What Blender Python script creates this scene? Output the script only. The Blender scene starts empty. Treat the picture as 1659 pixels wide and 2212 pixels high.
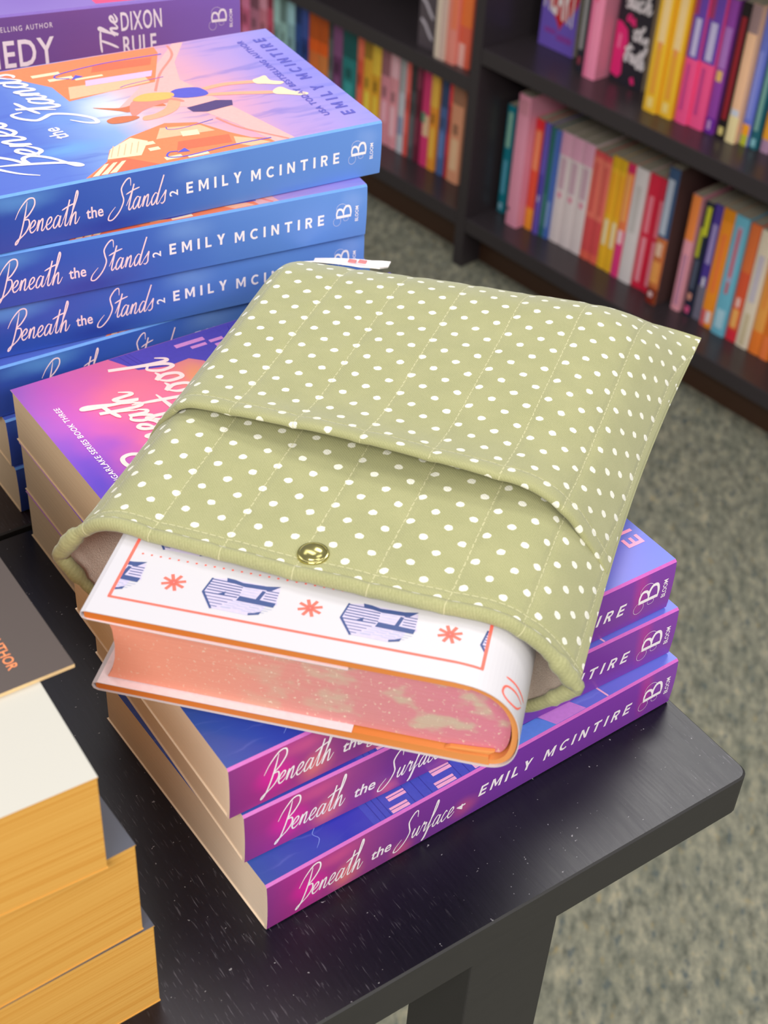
import bpy, bmesh, math, random
from mathutils import Vector, Matrix, noise
random.seed(7)
S = 0.001            # lengths below are written in millimetres; the table top is z = 0 there
ZT = 720.0           # height of the table top above the carpet
SC = bpy.context.scene
COL = SC.collection
PI = math.pi

# ------------------------------------------------------------------ camera, world, lamps, exposure
def lin(c):
    o = []
    for v in c[:3]:
        v = v / 255.0
        o.append(v / 12.92 if v <= 0.04045 else ((v + 0.055) / 1.055) ** 2.4)
    return (o[0], o[1], o[2], 1.0)

cam_data = bpy.data.cameras.new('camera')
cam = bpy.data.objects.new('camera', cam_data)
COL.objects.link(cam)
cam_data.sensor_width = 36.0
cam_data.lens = 36.0 * 3107.66 / 2212.0
cam_data.clip_start = 0.01
cam_data.clip_end = 50
def euler_matrix(rx, ry, rz):
    return Matrix.Rotation(rz, 3, 'Z') @ Matrix.Rotation(ry, 3, 'Y') @ Matrix.Rotation(rx, 3, 'X')
CAM = Vector((-163.145, -257.004, 449.69))
cam.matrix_world = Matrix.Translation((CAM + Vector((0, 0, ZT))) * S) @ euler_matrix(
    math.radians(50.365), math.radians(-2.976), math.radians(-36.014)).to_4x4()
cam_data.dof.use_dof = True
cam_data.dof.focus_distance = 0.575
cam_data.dof.aperture_fstop = 17.0
SC.camera = cam

world = bpy.data.worlds.new('store_light')
SC.world = world
world.use_nodes = True
world.node_tree.nodes['Background'].inputs[0].default_value = (0.97, 0.98, 1.0, 1)
world.node_tree.nodes['Background'].inputs[1].default_value = 0.42

def area(name, loc, size, power, color=(1, 0.975, 0.945), target=(100, 100, 0)):
    l = bpy.data.lights.new(name, 'AREA')
    l.shape = 'RECTANGLE'
    l.size, l.size_y = size[0] * S, size[1] * S
    l.energy = power
    l.color = color
    o = bpy.data.objects.new(name, l)
    COL.objects.link(o)
    o.location = (Vector(loc) + Vector((0, 0, ZT))) * S
    if target:
        d = Vector(target) - Vector(loc)
        o.rotation_euler = d.to_track_quat('-Z', 'Y').to_euler()
    return o
area('ceiling_or_fill_lamp', (1500, 950, 1950), (1000, 500), 25)
area('ceiling_or_fill_lamp', (250, 900, 1950), (1200, 600), 13, target=(1200, 1050, -350))  # added fill, aimed at the bookcase to brighten the shelf books
area('ceiling_or_fill_lamp', (-300, 1700, 1950), (1200, 600), 6)
area('ceiling_or_fill_lamp', (-1350, -1050, 1550), (1200, 600), 54)  # added fill from the front left, placed to lift the page edges
area('ceiling_or_fill_lamp', (100, -1900, 1600), (1200, 600), 30)  # added frontal fill behind the camera for faces turned towards it
area('ceiling_or_fill_lamp', (900, -600, 1950), (1200, 600), 7, target=(900, -600, 0))

SC.view_settings.view_transform = 'Standard'
SC.view_settings.look = 'None'
SC.view_settings.gamma = 1
SC.view_settings.exposure = -0.48
SC.view_settings.use_curve_mapping = False
SC.cycles.max_bounces = 8
SC.cycles.use_denoising = True

# ------------------------------------------------------------------ materials
class NT:
    def __init__(s, name, rough=0.5, spec=0.5):
        s.m = bpy.data.materials.new(name)
        s.m.use_nodes = True
        s.t = s.m.node_tree
        s.b = s.t.nodes['Principled BSDF']
        s.b.inputs['Roughness'].default_value = rough
        s.b.inputs['Specular IOR Level'].default_value = spec
    def n(s, typ, **kw):
        nd = s.t.nodes.new(typ)
        for k, v in kw.items():
            setattr(nd, k, v)
        return nd
    def ln(s, a, b):
        s.t.links.new(a, b)
    def put(s, sock, v):
        if hasattr(v, 'links') or isinstance(v, bpy.types.NodeSocket):
            s.ln(v, sock)
        else:
            sock.default_value = v
    def math(s, op, a, b=0.0, c=0.0, clamp=False):
        nd = s.n('ShaderNodeMath', operation=op, use_clamp=clamp)
        for i, v in enumerate((a, b, c)):
            s.put(nd.inputs[i], v)
        return nd.outputs[0]
    def vec(s, op, a, b):
        nd = s.n('ShaderNodeVectorMath', operation=op)
        s.put(nd.inputs[0], a); s.put(nd.inputs[1], b)
        return nd.outputs[0] if op not in ('LENGTH', 'DISTANCE') else nd.outputs['Value']
    def coord(s):                                  # object coordinates in millimetres
        tc = s.n('ShaderNodeTexCoord')
        return s.vec('MULTIPLY', tc.outputs['Object'], (1000, 1000, 1000))
    def xyz(s, v):
        nd = s.n('ShaderNodeSeparateXYZ'); s.ln(v, nd.inputs[0])
        return nd.outputs
    def comb(s, x, y, z=0.0):
        nd = s.n('ShaderNodeCombineXYZ')
        for i, v in enumerate((x, y, z)):
            s.put(nd.inputs[i], v)
        return nd.outputs[0]
    def noise(s, v, scale, detail=2.0, rough=0.5, out='Fac'):
        nd = s.n('ShaderNodeTexNoise')
        s.ln(v, nd.inputs['Vector'])
        nd.inputs['Scale'].default_value = scale
        nd.inputs['Detail'].default_value = detail
        nd.inputs['Roughness'].default_value = rough
        return nd.outputs[out]
    def remap(s, v, a, b, c=0.0, d=1.0, smooth=False):
        nd = s.n('ShaderNodeMapRange')
        if smooth: nd.interpolation_type = 'SMOOTHSTEP'
        s.put(nd.inputs[0], v)
        for i, q in enumerate((a, b, c, d)):
            s.put(nd.inputs[1 + i], q)
        return nd.outputs[0]
    def mix(s, f, a, b):
        nd = s.n('ShaderNodeMix', data_type='RGBA')
        s.put(nd.inputs[0], f)
        s.put(nd.inputs[6], a); s.put(nd.inputs[7], b)
        return nd.outputs[2]
    def ramp(s, f, stops, interp='LINEAR'):
        nd = s.n('ShaderNodeValToRGB')
        cr = nd.color_ramp
        cr.interpolation = interp
        while len(cr.elements) < len(stops):
            cr.elements.new(0.5)
        for e, (p, c) in zip(cr.elements, stops):
            e.position = p; e.color = c
        s.ln(f, nd.inputs[0])
        return nd.outputs[0]
    def base(s, c):
        s.put(s.b.inputs['Base Color'], c)
    def bump(s, h, strength=0.3, dist=0.0005):
        nd = s.n('ShaderNodeBump')
        nd.inputs['Strength'].default_value = strength
        nd.inputs['Distance'].default_value = dist
        s.ln(h, nd.inputs['Height'])
        s.ln(nd.outputs[0], s.b.inputs['Normal'])

PLAIN = {}
def plain(c, rough=0.45, spec=0.4, metal=0.0):
    key = (tuple(c), rough, spec, metal)
    if key not in PLAIN:
        n = NT('print_%d_%d_%d' % tuple(c[:3]), rough, spec)
        co = n.coord()
        f = n.remap(n.noise(co, 0.6, 2), 0.3, 0.7, 1.12, 1.20)
        n.base(n.vec('MULTIPLY', lin(c)[:3], n.comb(f, f, f)))
        n.b.inputs['Metallic'].default_value = metal
        PLAIN[key] = n.m
    return PLAIN[key]

def printed(name, axes, span, stops, blobs, rough=0.32, spec=0.5, warp=5.0, streak=None):
    """printed art: colour stops along the first axis, soft coloured patches, a little warp"""
    n = NT(name, rough, spec)
    co = n.coord()
    x, y, z = n.xyz(co)
    u = {'x': x, 'y': y, 'z': z}[axes[0]]; v = {'x': x, 'y': y, 'z': z}[axes[1]]
    nc = n.noise(co, 0.045, 3, 0.55, 'Color')
    nx, ny, nz = n.xyz(nc)
    u = n.math('ADD', u, n.math('MULTIPLY', n.math('SUBTRACT', nx, 0.5), warp * 2))
    v = n.math('ADD', v, n.math('MULTIPLY', n.math('SUBTRACT', ny, 0.5), warp * 2))
    f = n.remap(u, span[0], span[1])
    c = n.ramp(f, [((p - span[0]) / (span[1] - span[0]), lin(col)) for p, col in stops])
    for (cx, cy, rx, ry, col, st) in blobs:
        q = n.comb(n.math('DIVIDE', n.math('SUBTRACT', u, cx), rx), n.math('DIVIDE', n.math('SUBTRACT', v, cy), ry))
        nd = n.n('ShaderNodeVectorMath', operation='LENGTH'); n.ln(q, nd.inputs[0])
        c = n.mix(n.remap(nd.outputs['Value'], 1.0, 0.0, 0.0, st, True), c, lin(col))
    if streak:
        (sx, sy, col, st, lo, hi) = streak
        q = n.comb(n.math('MULTIPLY', u, sx), n.math('MULTIPLY', v, sy))
        c = n.mix(n.remap(n.noise(q, 1.0, 3), lo, hi, 0.0, st, True), c, lin(col))
    n.base(c)
    return n.m

def page_mat(name, c1, c2, axis='z', freq=2.6):
    n = NT(name, 0.8, 0.15)
    co = n.coord()
    x, y, z = n.xyz(co)
    q = {'z': n.comb(n.math('MULTIPLY', x, 0.004), n.math('MULTIPLY', y, 0.004), n.math('MULTIPLY', z, freq)),
         'x': n.comb(n.math('MULTIPLY', x, freq), n.math('MULTIPLY', y, 0.004), n.math('MULTIPLY', z, 0.004))}[axis]
    f = n.noise(q, 0.55, 4, 0.65)
    n.base(n.mix(n.remap(f, 0.32, 0.68), lin(c1), lin(c2)))
    n.bump(f, 0.25, 0.0003)
    return n.m

# ------------------------------------------------------------------ mesh building
def world_loc(p):
    return (p[0] * S, p[1] * S, (p[2] + ZT) * S)

class MB:
    def __init__(s):
        s.v, s.f, s.mi, s.mats, s.uv = [], [], [], [], {}
    def m(s, mat):
        if mat not in s.mats: s.mats.append(mat)
        return s.mats.index(mat)
    def vert(s, p):
        s.v.append((p[0] * S, p[1] * S, p[2] * S)); return len(s.v) - 1
    def face(s, idx, mat):
        s.f.append(tuple(idx)); s.mi.append(s.m(mat)); return len(s.f) - 1
    def poly(s, pts, mat):
        return s.face([s.vert(p) for p in pts], mat)
    def box(s, a, b, mat):
        x0, y0, z0 = a; x1, y1, z1 = b
        i = [s.vert(p) for p in ((x0, y0, z0), (x1, y0, z0), (x1, y1, z0), (x0, y1, z0), (x0, y0, z1), (x1, y0, z1), (x1, y1, z1), (x0, y1, z1))]
        for q in ((3, 2, 1, 0), (4, 5, 6, 7), (0, 1, 5, 4), (1, 2, 6, 5), (2, 3, 7, 6), (3, 0, 4, 7)):
            s.face([i[k] for k in q], mat)
    def extrude(s, prof, fn, t0, t1, mats, caps=True):
        """closed profile of 2-D points, fn(p, t) -> 3-D point; mats is one material or one per edge"""
        n = len(prof)
        a = [s.vert(fn(p, t0)) for p in prof]; b = [s.vert(fn(p, t1)) for p in prof]
        for k in range(n):
            mt = mats[k] if isinstance(mats, list) else mats
            s.face((a[k], a[(k + 1) % n], b[(k + 1) % n], b[k]), mt)
        if caps:
            mt = caps if not isinstance(caps, bool) else (mats[0] if isinstance(mats, list) else mats)
            s.face(a[::-1], mt); s.face(b, mt)
    def decal(s, shape, fn, mat):
        vs, fs = shape
        # later strokes lie a hair above earlier ones, so crossing strokes never share a plane
        step = min(.00025, .22 / max(1, len(vs)))
        i = []
        for q, p in enumerate(vs):
            a = Vector(fn(p[0], p[1])); e = .05
            nrm = (Vector(fn(p[0] + e, p[1])) - a).cross(Vector(fn(p[0], p[1] + e)) - a)
            if nrm.length > 1e-9: a = a + nrm.normalized() * (step * q)
            i.append(s.vert(a))
        for f in fs: s.face([i[k] for k in f], mat)
    def build(s, name, parent=None, smooth=False, bevel=0.0, seg=2, fix=True, recalc=True):
        me = bpy.data.meshes.new(name)
        me.from_pydata(s.v, [], s.f)
        for m in s.mats: me.materials.append(m)
        me.polygons.foreach_set('material_index', s.mi)
        if s.uv:
            lay = me.uv_layers.new(name='UVMap')
            for lp in me.loops:
                lay.data[lp.index].uv = s.uv.get(lp.vertex_index, (0, 0))
        if recalc:
            bm = bmesh.new(); bm.from_mesh(me)
            bmesh.ops.recalc_face_normals(bm, faces=bm.faces)
            bm.to_mesh(me); bm.free()
        me.update()
        o = bpy.data.objects.new(name, me)
        COL.objects.link(o)
        if parent: o.parent = parent
        if smooth:
            me.polygons.foreach_set('use_smooth', [True] * len(me.polygons))
        if bevel:
            b = o.modifiers.new('soft_edges', 'BEVEL'); b.width = bevel * S; b.segments = seg; b.limit_method = 'ANGLE'
        return o

def thing(name, label, cat, loc, rz=0.0, group=None):
    o = bpy.data.objects.new(name, None)
    COL.objects.link(o)
    o.empty_display_size = 0.02
    o.location = world_loc(loc); o.rotation_euler = (0, 0, rz)
    o['label'] = label; o['category'] = cat
    if group: o['group'] = group
    return o

def copy_tree(o, parent=None):
    c = o.copy(); COL.objects.link(c)
    if parent: c.parent = parent
    for ch in list(o.children): copy_tree(ch, c)
    return c

# ------------------------------------------------------------------ lettering
def text_shape(s, h, width=None, bold=0.0, shear=0.0, spacing=1.0):
    """block lettering as flat faces; h is the capital height, width fits the whole word"""
    cu = bpy.data.curves.new('lettering', 'FONT')
    cu.body = s; cu.size = 1.0; cu.offset = min(bold, .014); cu.shear = shear; cu.space_character = spacing
    cu.resolution_u = 3
    ob = bpy.data.objects.new('lettering', cu)
    COL.objects.link(ob)
    dg = bpy.context.evaluated_depsgraph_get()
    ev = ob.evaluated_get(dg)
    me = ev.to_mesh()
    vs = [(v.co.x, v.co.y) for v in me.vertices]; fs = [tuple(p.vertices) for p in me.polygons]
    ev.to_mesh_clear()
    bpy.data.objects.remove(ob); bpy.data.curves.remove(cu)
    x0 = min(v[0] for v in vs); x1 = max(v[0] for v in vs)
    k = h / 0.70
    kx = width / (x1 - x0) if width else k
    return [((v[0] - x0) * kx, v[1] * k) for v in vs], fs

def smooth_path(pts, n=7):
    out = []
    P = [pts[0]] + list(pts) + [pts[-1]]
    for i in range(1, len(P) - 2):
        p0, p1, p2, p3 = P[i - 1], P[i], P[i + 1], P[i + 2]
        for k in range(n):
            t = k / n
            out.append(tuple(0.5 * ((2 * p1[j]) + (-p0[j] + p2[j]) * t + (2 * p0[j] - 5 * p1[j] + 4 * p2[j] - p3[j]) * t * t + (-p0[j] + 3 * p1[j] - 3 * p2[j] + p3[j]) * t ** 3) for j in (0, 1)))
    out.append(tuple(pts[-1]))
    return out

def ribbon(pts, w, smooth=True, taper=0.35, n=7):
    p = smooth_path(pts, n) if smooth else list(pts)
    vs, fs = [], []
    N = len(p)
    for i in range(N):
        a = p[max(i - 1, 0)]; b = p[min(i + 1, N - 1)]
        dx, dy = b[0] - a[0], b[1] - a[1]; L = math.hypot(dx, dy) or 1e-9
        t = i / (N - 1)
        ww = w * (taper + (1 - taper) * min(1, 6 * t, 6 * (1 - t))) / 2
        vs += [(p[i][0] - dy / L * ww, p[i][1] + dx / L * ww), (p[i][0] + dy / L * ww, p[i][1] - dx / L * ww)]
        if i: fs.append((2 * i - 2, 2 * i - 1, 2 * i + 1, 2 * i))
    return vs, fs

def join(shapes):
    V, F = [], []
    for vs, fs in shapes:
        k = len(V); V += vs; F += [tuple(i + k for i in f) for f in fs]
    return V, F

def _r(x0, y0, x1, y1): return [(x0, y0), (x1, y0), (x1, y1), (x0, y1)]
def capital(ch):
    """heavy sans capitals on a cap height of 1: (list of shapes, width)"""
    q = {
     'E': ([_r(0, 0, .2, 1), _r(.2, .81, .62, 1), _r(.2, .41, .57, .59), _r(.2, 0, .62, .19)], .62),
     'I': ([_r(0, 0, .21, 1)], .21),
     'L': ([_r(0, 0, .2, 1), _r(.2, 0, .58, .19)], .58),
     'T': ([_r(.27, 0, .48, .81), _r(0, .81, .75, 1)], .75),
     'M': ([_r(0, 0, .19, 1), _r(.75, 0, .94, 1), [(.19, 1), (.19, .68), (.42, .16), (.47, .16), (.47, .42), (.22, 1)], [(.75, 1), (.72, 1), (.47, .42), (.47, .16), (.52, .16), (.75, .68)]], .94),
     'N': ([_r(0, 0, .19, 1), _r(.57, 0, .76, 1), [(.19, 1), (.19, .66), (.57, 0), (.57, .34)]], .76),
     'Y': ([_r(.28, 0, .49, .42), [(0, 1), (.28, .42), (.49, .42), (.23, 1)], [(.54, 1), (.385, .65), (.49, .42), (.77, 1)]], .77),
     'C': ([], .74), 'R': ([_r(0, 0, .2, 1), [(.28, .44), (.46, .47), (.7, 0), (.47, 0)]], .7)}[ch]
    S_ = [(list(p), [tuple(range(len(p)))]) for p in q[0]]
    if ch == 'C':
        S_.append(ribbon([(.45 + .36 * math.cos(math.radians(a)), .5 + .41 * math.sin(math.radians(a))) for a in range(48, 313, 12)], .19, False, 1))
    if ch == 'R':
        S_.append(ribbon([(.1, .91), (.36, .91), (.5, .88), (.57, .8), (.585, .7), (.56, .59), (.48, .52), (.36, .49), (.1, .49)], .18, False, 1))
    return join(S_), q[1]
def tracked(s, h, width, bold=0.0, shear=0.0, wide=1.0):
    """capitals of their own width, spread evenly over the given length"""
    L = [capital(ch) for ch in s]
    k = h * wide
    gap = (width - sum(l[1] for l in L) * k) / max(1, len(L) - 1)
    out, x = [], 0
    for (vs, fs), w in L:
        out.append(([(a * k + x + shear * c * h, c * h) for a, c in vs], fs)); x += w * k + gap
    return join(out)

GL = {  # hand-drawn script: (advance, strokes), x-height = 1
 'B': (1.25, [[(.75, 2.6), (.68, 1.6), (.5, .2), (.3, -.55), (.1, -.75), (.12, -.5), (.55, -.1)], [(-.25, 1.35), (.1, 2.1), (.75, 2.75), (1.35, 2.75), (1.5, 2.25), (1.1, 1.6), (.62, 1.2), (1.05, 1.15), (1.2, .7), (.95, .15), (.45, -.3), (.2, -.5)]]),
 'e': (.72, [[(-.05, .3), (.35, .5), (.52, .8), (.38, 1.0), (.14, .8), (.06, .35), (.24, .02), (.5, .1), (.75, .42)]]),
 'n': (.88, [[(-.02, .42), (.14, .95), (.1, .05), (.22, .7), (.48, 1.0), (.53, .6), (.52, .08), (.7, .05), (.9, .42)]]),
 'a': (.95, [[(.62, .85), (.34, 1.0), (.08, .6), (.08, .12), (.28, .03), (.52, .4), (.66, .95), (.6, .2), (.76, .03), (.97, .4)]]),
 't': (.62, [[(-.03, .4), (.3, 1.4), (.42, 2.1), (.3, 1.1), (.25, .2), (.42, .02), (.66, .4)], [(-.25, 1.35), (.4, 1.6), (1.05, 1.75)]]),
 'h': (1.05, [[(-.02, .38), (.32, 1.4), (.55, 2.4), (.42, 2.65), (.28, 1.8), (.14, .0), (.3, .7), (.56, 1.0), (.62, .5), (.66, .06), (.84, .1), (1.05, .55)]]),
 'S': (1.25, [[(1.35, 2.0), (1.2, 2.6), (.8, 2.5), (.45, 1.95), (.6, 1.45), (.85, .85), (.6, .05), (.05, -.55), (-.4, -.5), (-.35, -.05), (.1, .5)]]),
 'd': (1.0, [[(.62, .85), (.34, 1.0), (.08, .55), (.2, .03), (.5, .3), (.78, 1.5), (.95, 2.35), (.74, 1.3), (.64, .2), (.8, .03), (1.02, .4)]]),
 's': (.62, [[(-.02, .38), (.3, .85), (.42, 1.05), (.42, .6), (.46, .2), (.26, .0), (.06, .1)]]),
 'u': (.95, [[(-.02, .45), (.16, .95), (.1, .3), (.26, .03), (.52, .4), (.66, .95), (.6, .2), (.76, .03), (.97, .42)]]),
 'r': (.72, [[(-.02, .42), (.2, 1.08), (.26, .85), (.5, .9), (.46, .4), (.52, .05), (.74, .4)]]),
 'f': (.66, [[(-.02, .38), (.42, 1.4), (.62, 2.3), (.46, 2.5), (.28, 1.4), (.1, -.5), (-.02, -.95), (.16, -.75), (.3, .2), (.68, .42)]]),
 'c': (.7, [[(.5, .82), (.32, 1.0), (.08, .55), (.12, .1), (.36, .02), (.72, .42)]]),
 'H': (1.5, [[(.1, 2.0), (.45, 2.5), (.35, 1.2), (.15, -.15)], [(1.5, 2.6), (1.3, 1.2), (1.15, .1), (1.4, .1), (1.6, .5)], [(.85, .4), (.15, .75), (-.2, 1.15), (.4, 1.3), (1.75, 1.5)]]),
 'o': (.82, [[(.4, 1.0), (.1, .65), (.14, .08), (.46, .1), (.58, .6), (.36, 1.0), (.6, .8), (.86, .85)]]),
 'T': (1.2, [[(-.3, 2.4), (.5, 2.5), (1.5, 2.45)], [(.7, 2.5), (.5, 1.2), (.25, .0)]]),
}
def script(word, x0, y0, xh, w, width=None, slant=0.35, tall=1.0):
    x = 0; paths = []
    for ch in word:
        adv, st = GL[ch]
        for q in st: paths.append([(x + a + slant * b * .6, b * tall) for a, b in q])
        x += adv
    k = width / x if width else xh
    return join([ribbon([(x0 + a * k, y0 + b * xh) for a, b in q], w) for q in paths])

def ring(cx, cy, r1, r2, w, a0=0, a1=360, n=16):
    return ribbon([(cx + r1 * math.cos(math.radians(a0 + (a1 - a0) * i / n)), cy + r2 * math.sin(math.radians(a0 + (a1 - a0) * i / n))) for i in range(n + 1)], w, False, 0.8)

def imprint(ink):
    """the publisher's B with hairline swashes, drawn upright: x right, y up, about 11 wide and 10 high"""
    return join([
        ([(2.2, 0), (3.6, 0), (3.6, 10), (2.2, 10)], [(0, 1, 2, 3)]),
        ribbon([(2.2, 9.9), (5.2, 9.9), (7.0, 8.8), (6.8, 6.6), (5.0, 5.3), (3.4, 5.2)], 1.1, True, .3),
        ribbon([(3.4, 5.3), (6.2, 5.1), (8.2, 3.6), (8.0, 1.2), (5.6, .15), (2.2, .1)], 1.2, True, .3),
        ring(.6, 9.6, 2.4, 2.6, .15, 20, 330), ring(7.4, 6.6, 2.6, 3.6, .15, -60, 110), ring(1.4, 3.4, 1.1, 1.7, .15, 60, 320)])

# ------------------------------------------------------------------ shared materials
M_page_cream = page_mat('page_edge_cream', (250, 234, 212), (243, 222, 196))
M_page_shaded = page_mat('page_edge_shaded', (238, 210, 174), (226, 194, 155))  # darker tan puts the shade on the rear stacks into the page colour
M_page_orange = page_mat('page_edge_orange', (240, 186, 96), (220, 152, 62))
M_page_shelf = page_mat('page_edge_shelf', (206, 196, 176), (184, 172, 150), 'x', 1.5)
M_ink_white = plain((246, 236, 240), .4)
M_ink_pink = plain((250, 216, 222), .4)

def carpet():
    n = NT('carpet_pile', 0.95, 0.1)
    co = n.coord()
    x, y, z = n.xyz(co)
    # loops run in one direction, so the flecks are a little longer than wide
    q = n.comb(n.math('MULTIPLY', n.math('ADD', x, y), 0.030), n.math('MULTIPLY', n.math('SUBTRACT', x, y), 0.06), 0)
    a = n.noise(q, 1.0, 4, 0.7)
    b = n.noise(q, 0.35, 3, 0.6)
    c = n.noise(n.vec('ADD', q, (40, 17, 0)), 1.1, 3, 0.6)
    d = n.noise(n.vec('ADD', q, (9, 71, 0)), 1.3, 3, 0.6)
    col = n.ramp(a, [(0.30, lin((98, 100, 90))), (0.45, lin((150, 149, 132))), (0.58, lin((180, 176, 154))), (0.72, lin((214, 203, 170)))])
    col = n.mix(n.remap(c, 0.56, 0.70, 0, 0.8, True), col, lin((92, 106, 112)))
    col = n.mix(n.remap(d, 0.60, 0.74, 0, 0.75, True), col, lin((196, 174, 124)))
    col = n.mix(n.remap(b, 0.35, 0.65, 0, 0.35, True), col, lin((120, 126, 112)))
    n.base(col)
    n.bump(n.noise(co, 0.35, 4, 0.7), 0.8, 0.004)
    return n.m
M_carpet = carpet()

def wood(name, c1, c2, rough, specks=True, axis='y', bump=0.25):
    n = NT(name, rough, 0.5)
    co = n.coord()
    x, y, z = n.xyz(co)
    s = {'y': (0.9, 0.05, 0.9), 'x': (0.05, 0.9, 0.9), 'z': (0.9, 0.9, 0.04)}[axis]
    q = n.comb(n.math('MULTIPLY', x, s[0]), n.math('MULTIPLY', y, s[1]), n.math('MULTIPLY', z, s[2]))
    f = n.noise(q, 1.0, 4, 0.65)
    col = n.mix(n.remap(f, 0.3, 0.7), lin(c1), lin(c2))
    if specks:
        sp = n.noise(co, 0.62, 1, 0.5)
        col = n.mix(n.remap(sp, 0.765, 0.80, 0, 0.7), col, lin((170, 168, 170)))
        pores = n.noise(n.comb(n.math('MULTIPLY', x, 1.3), n.math('MULTIPLY', y, 0.13), z), 1.0, 2, 0.5)
        patch = n.noise(co, 0.012, 2, 0.5)
        pm = n.math('MULTIPLY', n.remap(pores, 0.62, 0.72, 0, 0.5), n.remap(patch, 0.5, 0.66, 0, 1, True))
        col = n.mix(pm, col, lin((112, 108, 116)))
    n.base(col)
    n.put(n.b.inputs['Roughness'], n.remap(f, 0.3, 0.7, rough - 0.02, rough + 0.03))
    n.bump(f, bump, 0.0004)
    return n.m
M_table = wood('black_stained_oak', (15, 14, 25), (22, 20, 33), 0.33, bump=0.06)
M_table_edge = wood('black_edge_band', (46, 44, 44), (54, 52, 51), 0.5, False, 'x', 0.08)
M_table_back = wood('dark_walnut_stain', (38, 24, 24), (50, 33, 32), 0.4, True)
M_case = wood('espresso_laminate', (52, 46, 50), (62, 55, 58), 0.3, False, 'y', 0.08)
M_case_in = wood('espresso_laminate_inside', (38, 26, 28), (47, 34, 36), 0.45, False, 'z', 0.08)
M_kick = wood('brown_kick_laminate', (66, 42, 28), (84, 54, 36), 0.5, False, 'y', 0.08)

# ------------------------------------------------------------------ floor
b = MB()
b.poly([(-3500, -3500, 0), (4500, -3500, 0), (4500, 4500, 0), (-3500, 4500, 0)], M_carpet)
o = b.build('floor')
o.location = world_loc((0, 0, -ZT)); o['kind'] = 'structure'

# ------------------------------------------------------------------ display tables
def table(label, x0, x1, y0, y1, mat, edge, legs, loc, rz):
    t = thing('display_table', label, 'table', loc, rz)
    b = MB()
    prof = []
    r = 5
    for cx, cy, a in ((x1 - r, y0 + r, -90), (x1 - r, y1 - r, 0), (x0 + r, y1 - r, 90), (x0 + r, y0 + r, 180)):
        for k in range(5):
            q = math.radians(a + k * 22.5)
            prof.append((cx + r * math.cos(q), cy + r * math.sin(q)))
    n = len(prof)
    lo = [b.vert((p[0], p[1], ZT - 22)) for p in prof]
    mid = [b.vert((p[0], p[1], ZT - .8)) for p in prof]
    cx, cy = (x0 + x1) / 2, (y0 + y1) / 2
    up = [b.vert((p[0] - .8 * (1 if p[0] > cx else -1), p[1] - .8 * (1 if p[1] > cy else -1), ZT)) for p in prof]
    for k in range(n):
        j = (k + 1) % n
        b.face((lo[k], lo[j], mid[j], mid[k]), edge)
        b.face((mid[k], mid[j], up[j], up[k]), edge)
    b.face(up, mat); b.face(lo[::-1], edge)
    b.build('tabletop', t)
    for lx, ly, w, d in legs:
        q = MB(); q.box((lx, ly, 0), (lx + w, ly + d, ZT - 22), edge)
        q.build('leg', t, bevel=.8)
    return t
TA_ = -0.0293
def tpos(u, v):   # table axes -> world (origin at the front right corner)
    c, s_ = math.cos(TA_), math.sin(TA_)
    return (204 + u * c - v * s_, -47.5 + u * s_ + v * c, -ZT)
table('black wood display table carrying the purple and pink paperback stacks', -760, 0, 0, 291, M_table, M_table_edge,
      [(-140, 1, 42, 34), (-140, 256, 42, 34), (-660, 1, 42, 34), (-660, 256, 42, 34)], tpos(0, 0), TA_)
table('dark brown display table behind, under the blue paperback stack', -760, 0, 0, 420, M_table_back, M_table_edge,
      [(-140, 1, 42, 34), (-140, 385, 42, 34), (-660, 1, 42, 34), (-660, 385, 42, 34)], tpos(0, 294.5), TA_)

# ------------------------------------------------------------------ paperbacks lying flat
def spine_y(z, T, bulge=0.7):
    return -bulge * (1 - ((z - T / 2) / (T / 2)) ** 2)

def flat_paperback(label, loc, rz, L, W, T, m_top, m_spine, m_fold, m_page, art, group, m_back=None, inset=0.6):
    """local frame: x along the spine from head to tail, y from spine to fore edge, z up; art(b, top, spine)"""
    t = thing('paperback', label, 'book', loc, rz, group)
    b = MB()
    c = 0.42
    out, mats = [], []
    out += [(W, 0.0), (1.2, 0.0)]; mats += [m_back or m_spine, m_back or m_spine]
    N = 8
    for k in range(N + 1):
        z = 0.9 + (T - 1.8) * k / N
        out.append((spine_y(z, T), z)); mats.append(m_spine if k < N else m_fold)
    out += [(0.9, T)]; mats += [m_top]
    out += [(W, T)]; mats += [m_top]
    out += [(W, T - c)]; mats += [m_page]
    out += [(1.4, T - c), (1.4, c), (W, c)]; mats += [m_page, m_page, m_page]
    b.extrude(out, lambda p, x: (x, p[0], p[1]), 0, L, mats, caps=m_page)
    top = lambda off=0.1: (lambda x, y: (x, y, T + off))
    spn = lambda off=0.12: (lambda x, z: (x, spine_y(z, T) - off, z))
    if art: art(b, top, spn, L, W, T)
    b.build('cover', t, recalc=False)
    p = MB()
    p.box((inset, 1.5, c + .03), (L - inset, W - inset, T - c - .03), m_page)
    p.build('page_block', t)
    return t

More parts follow.
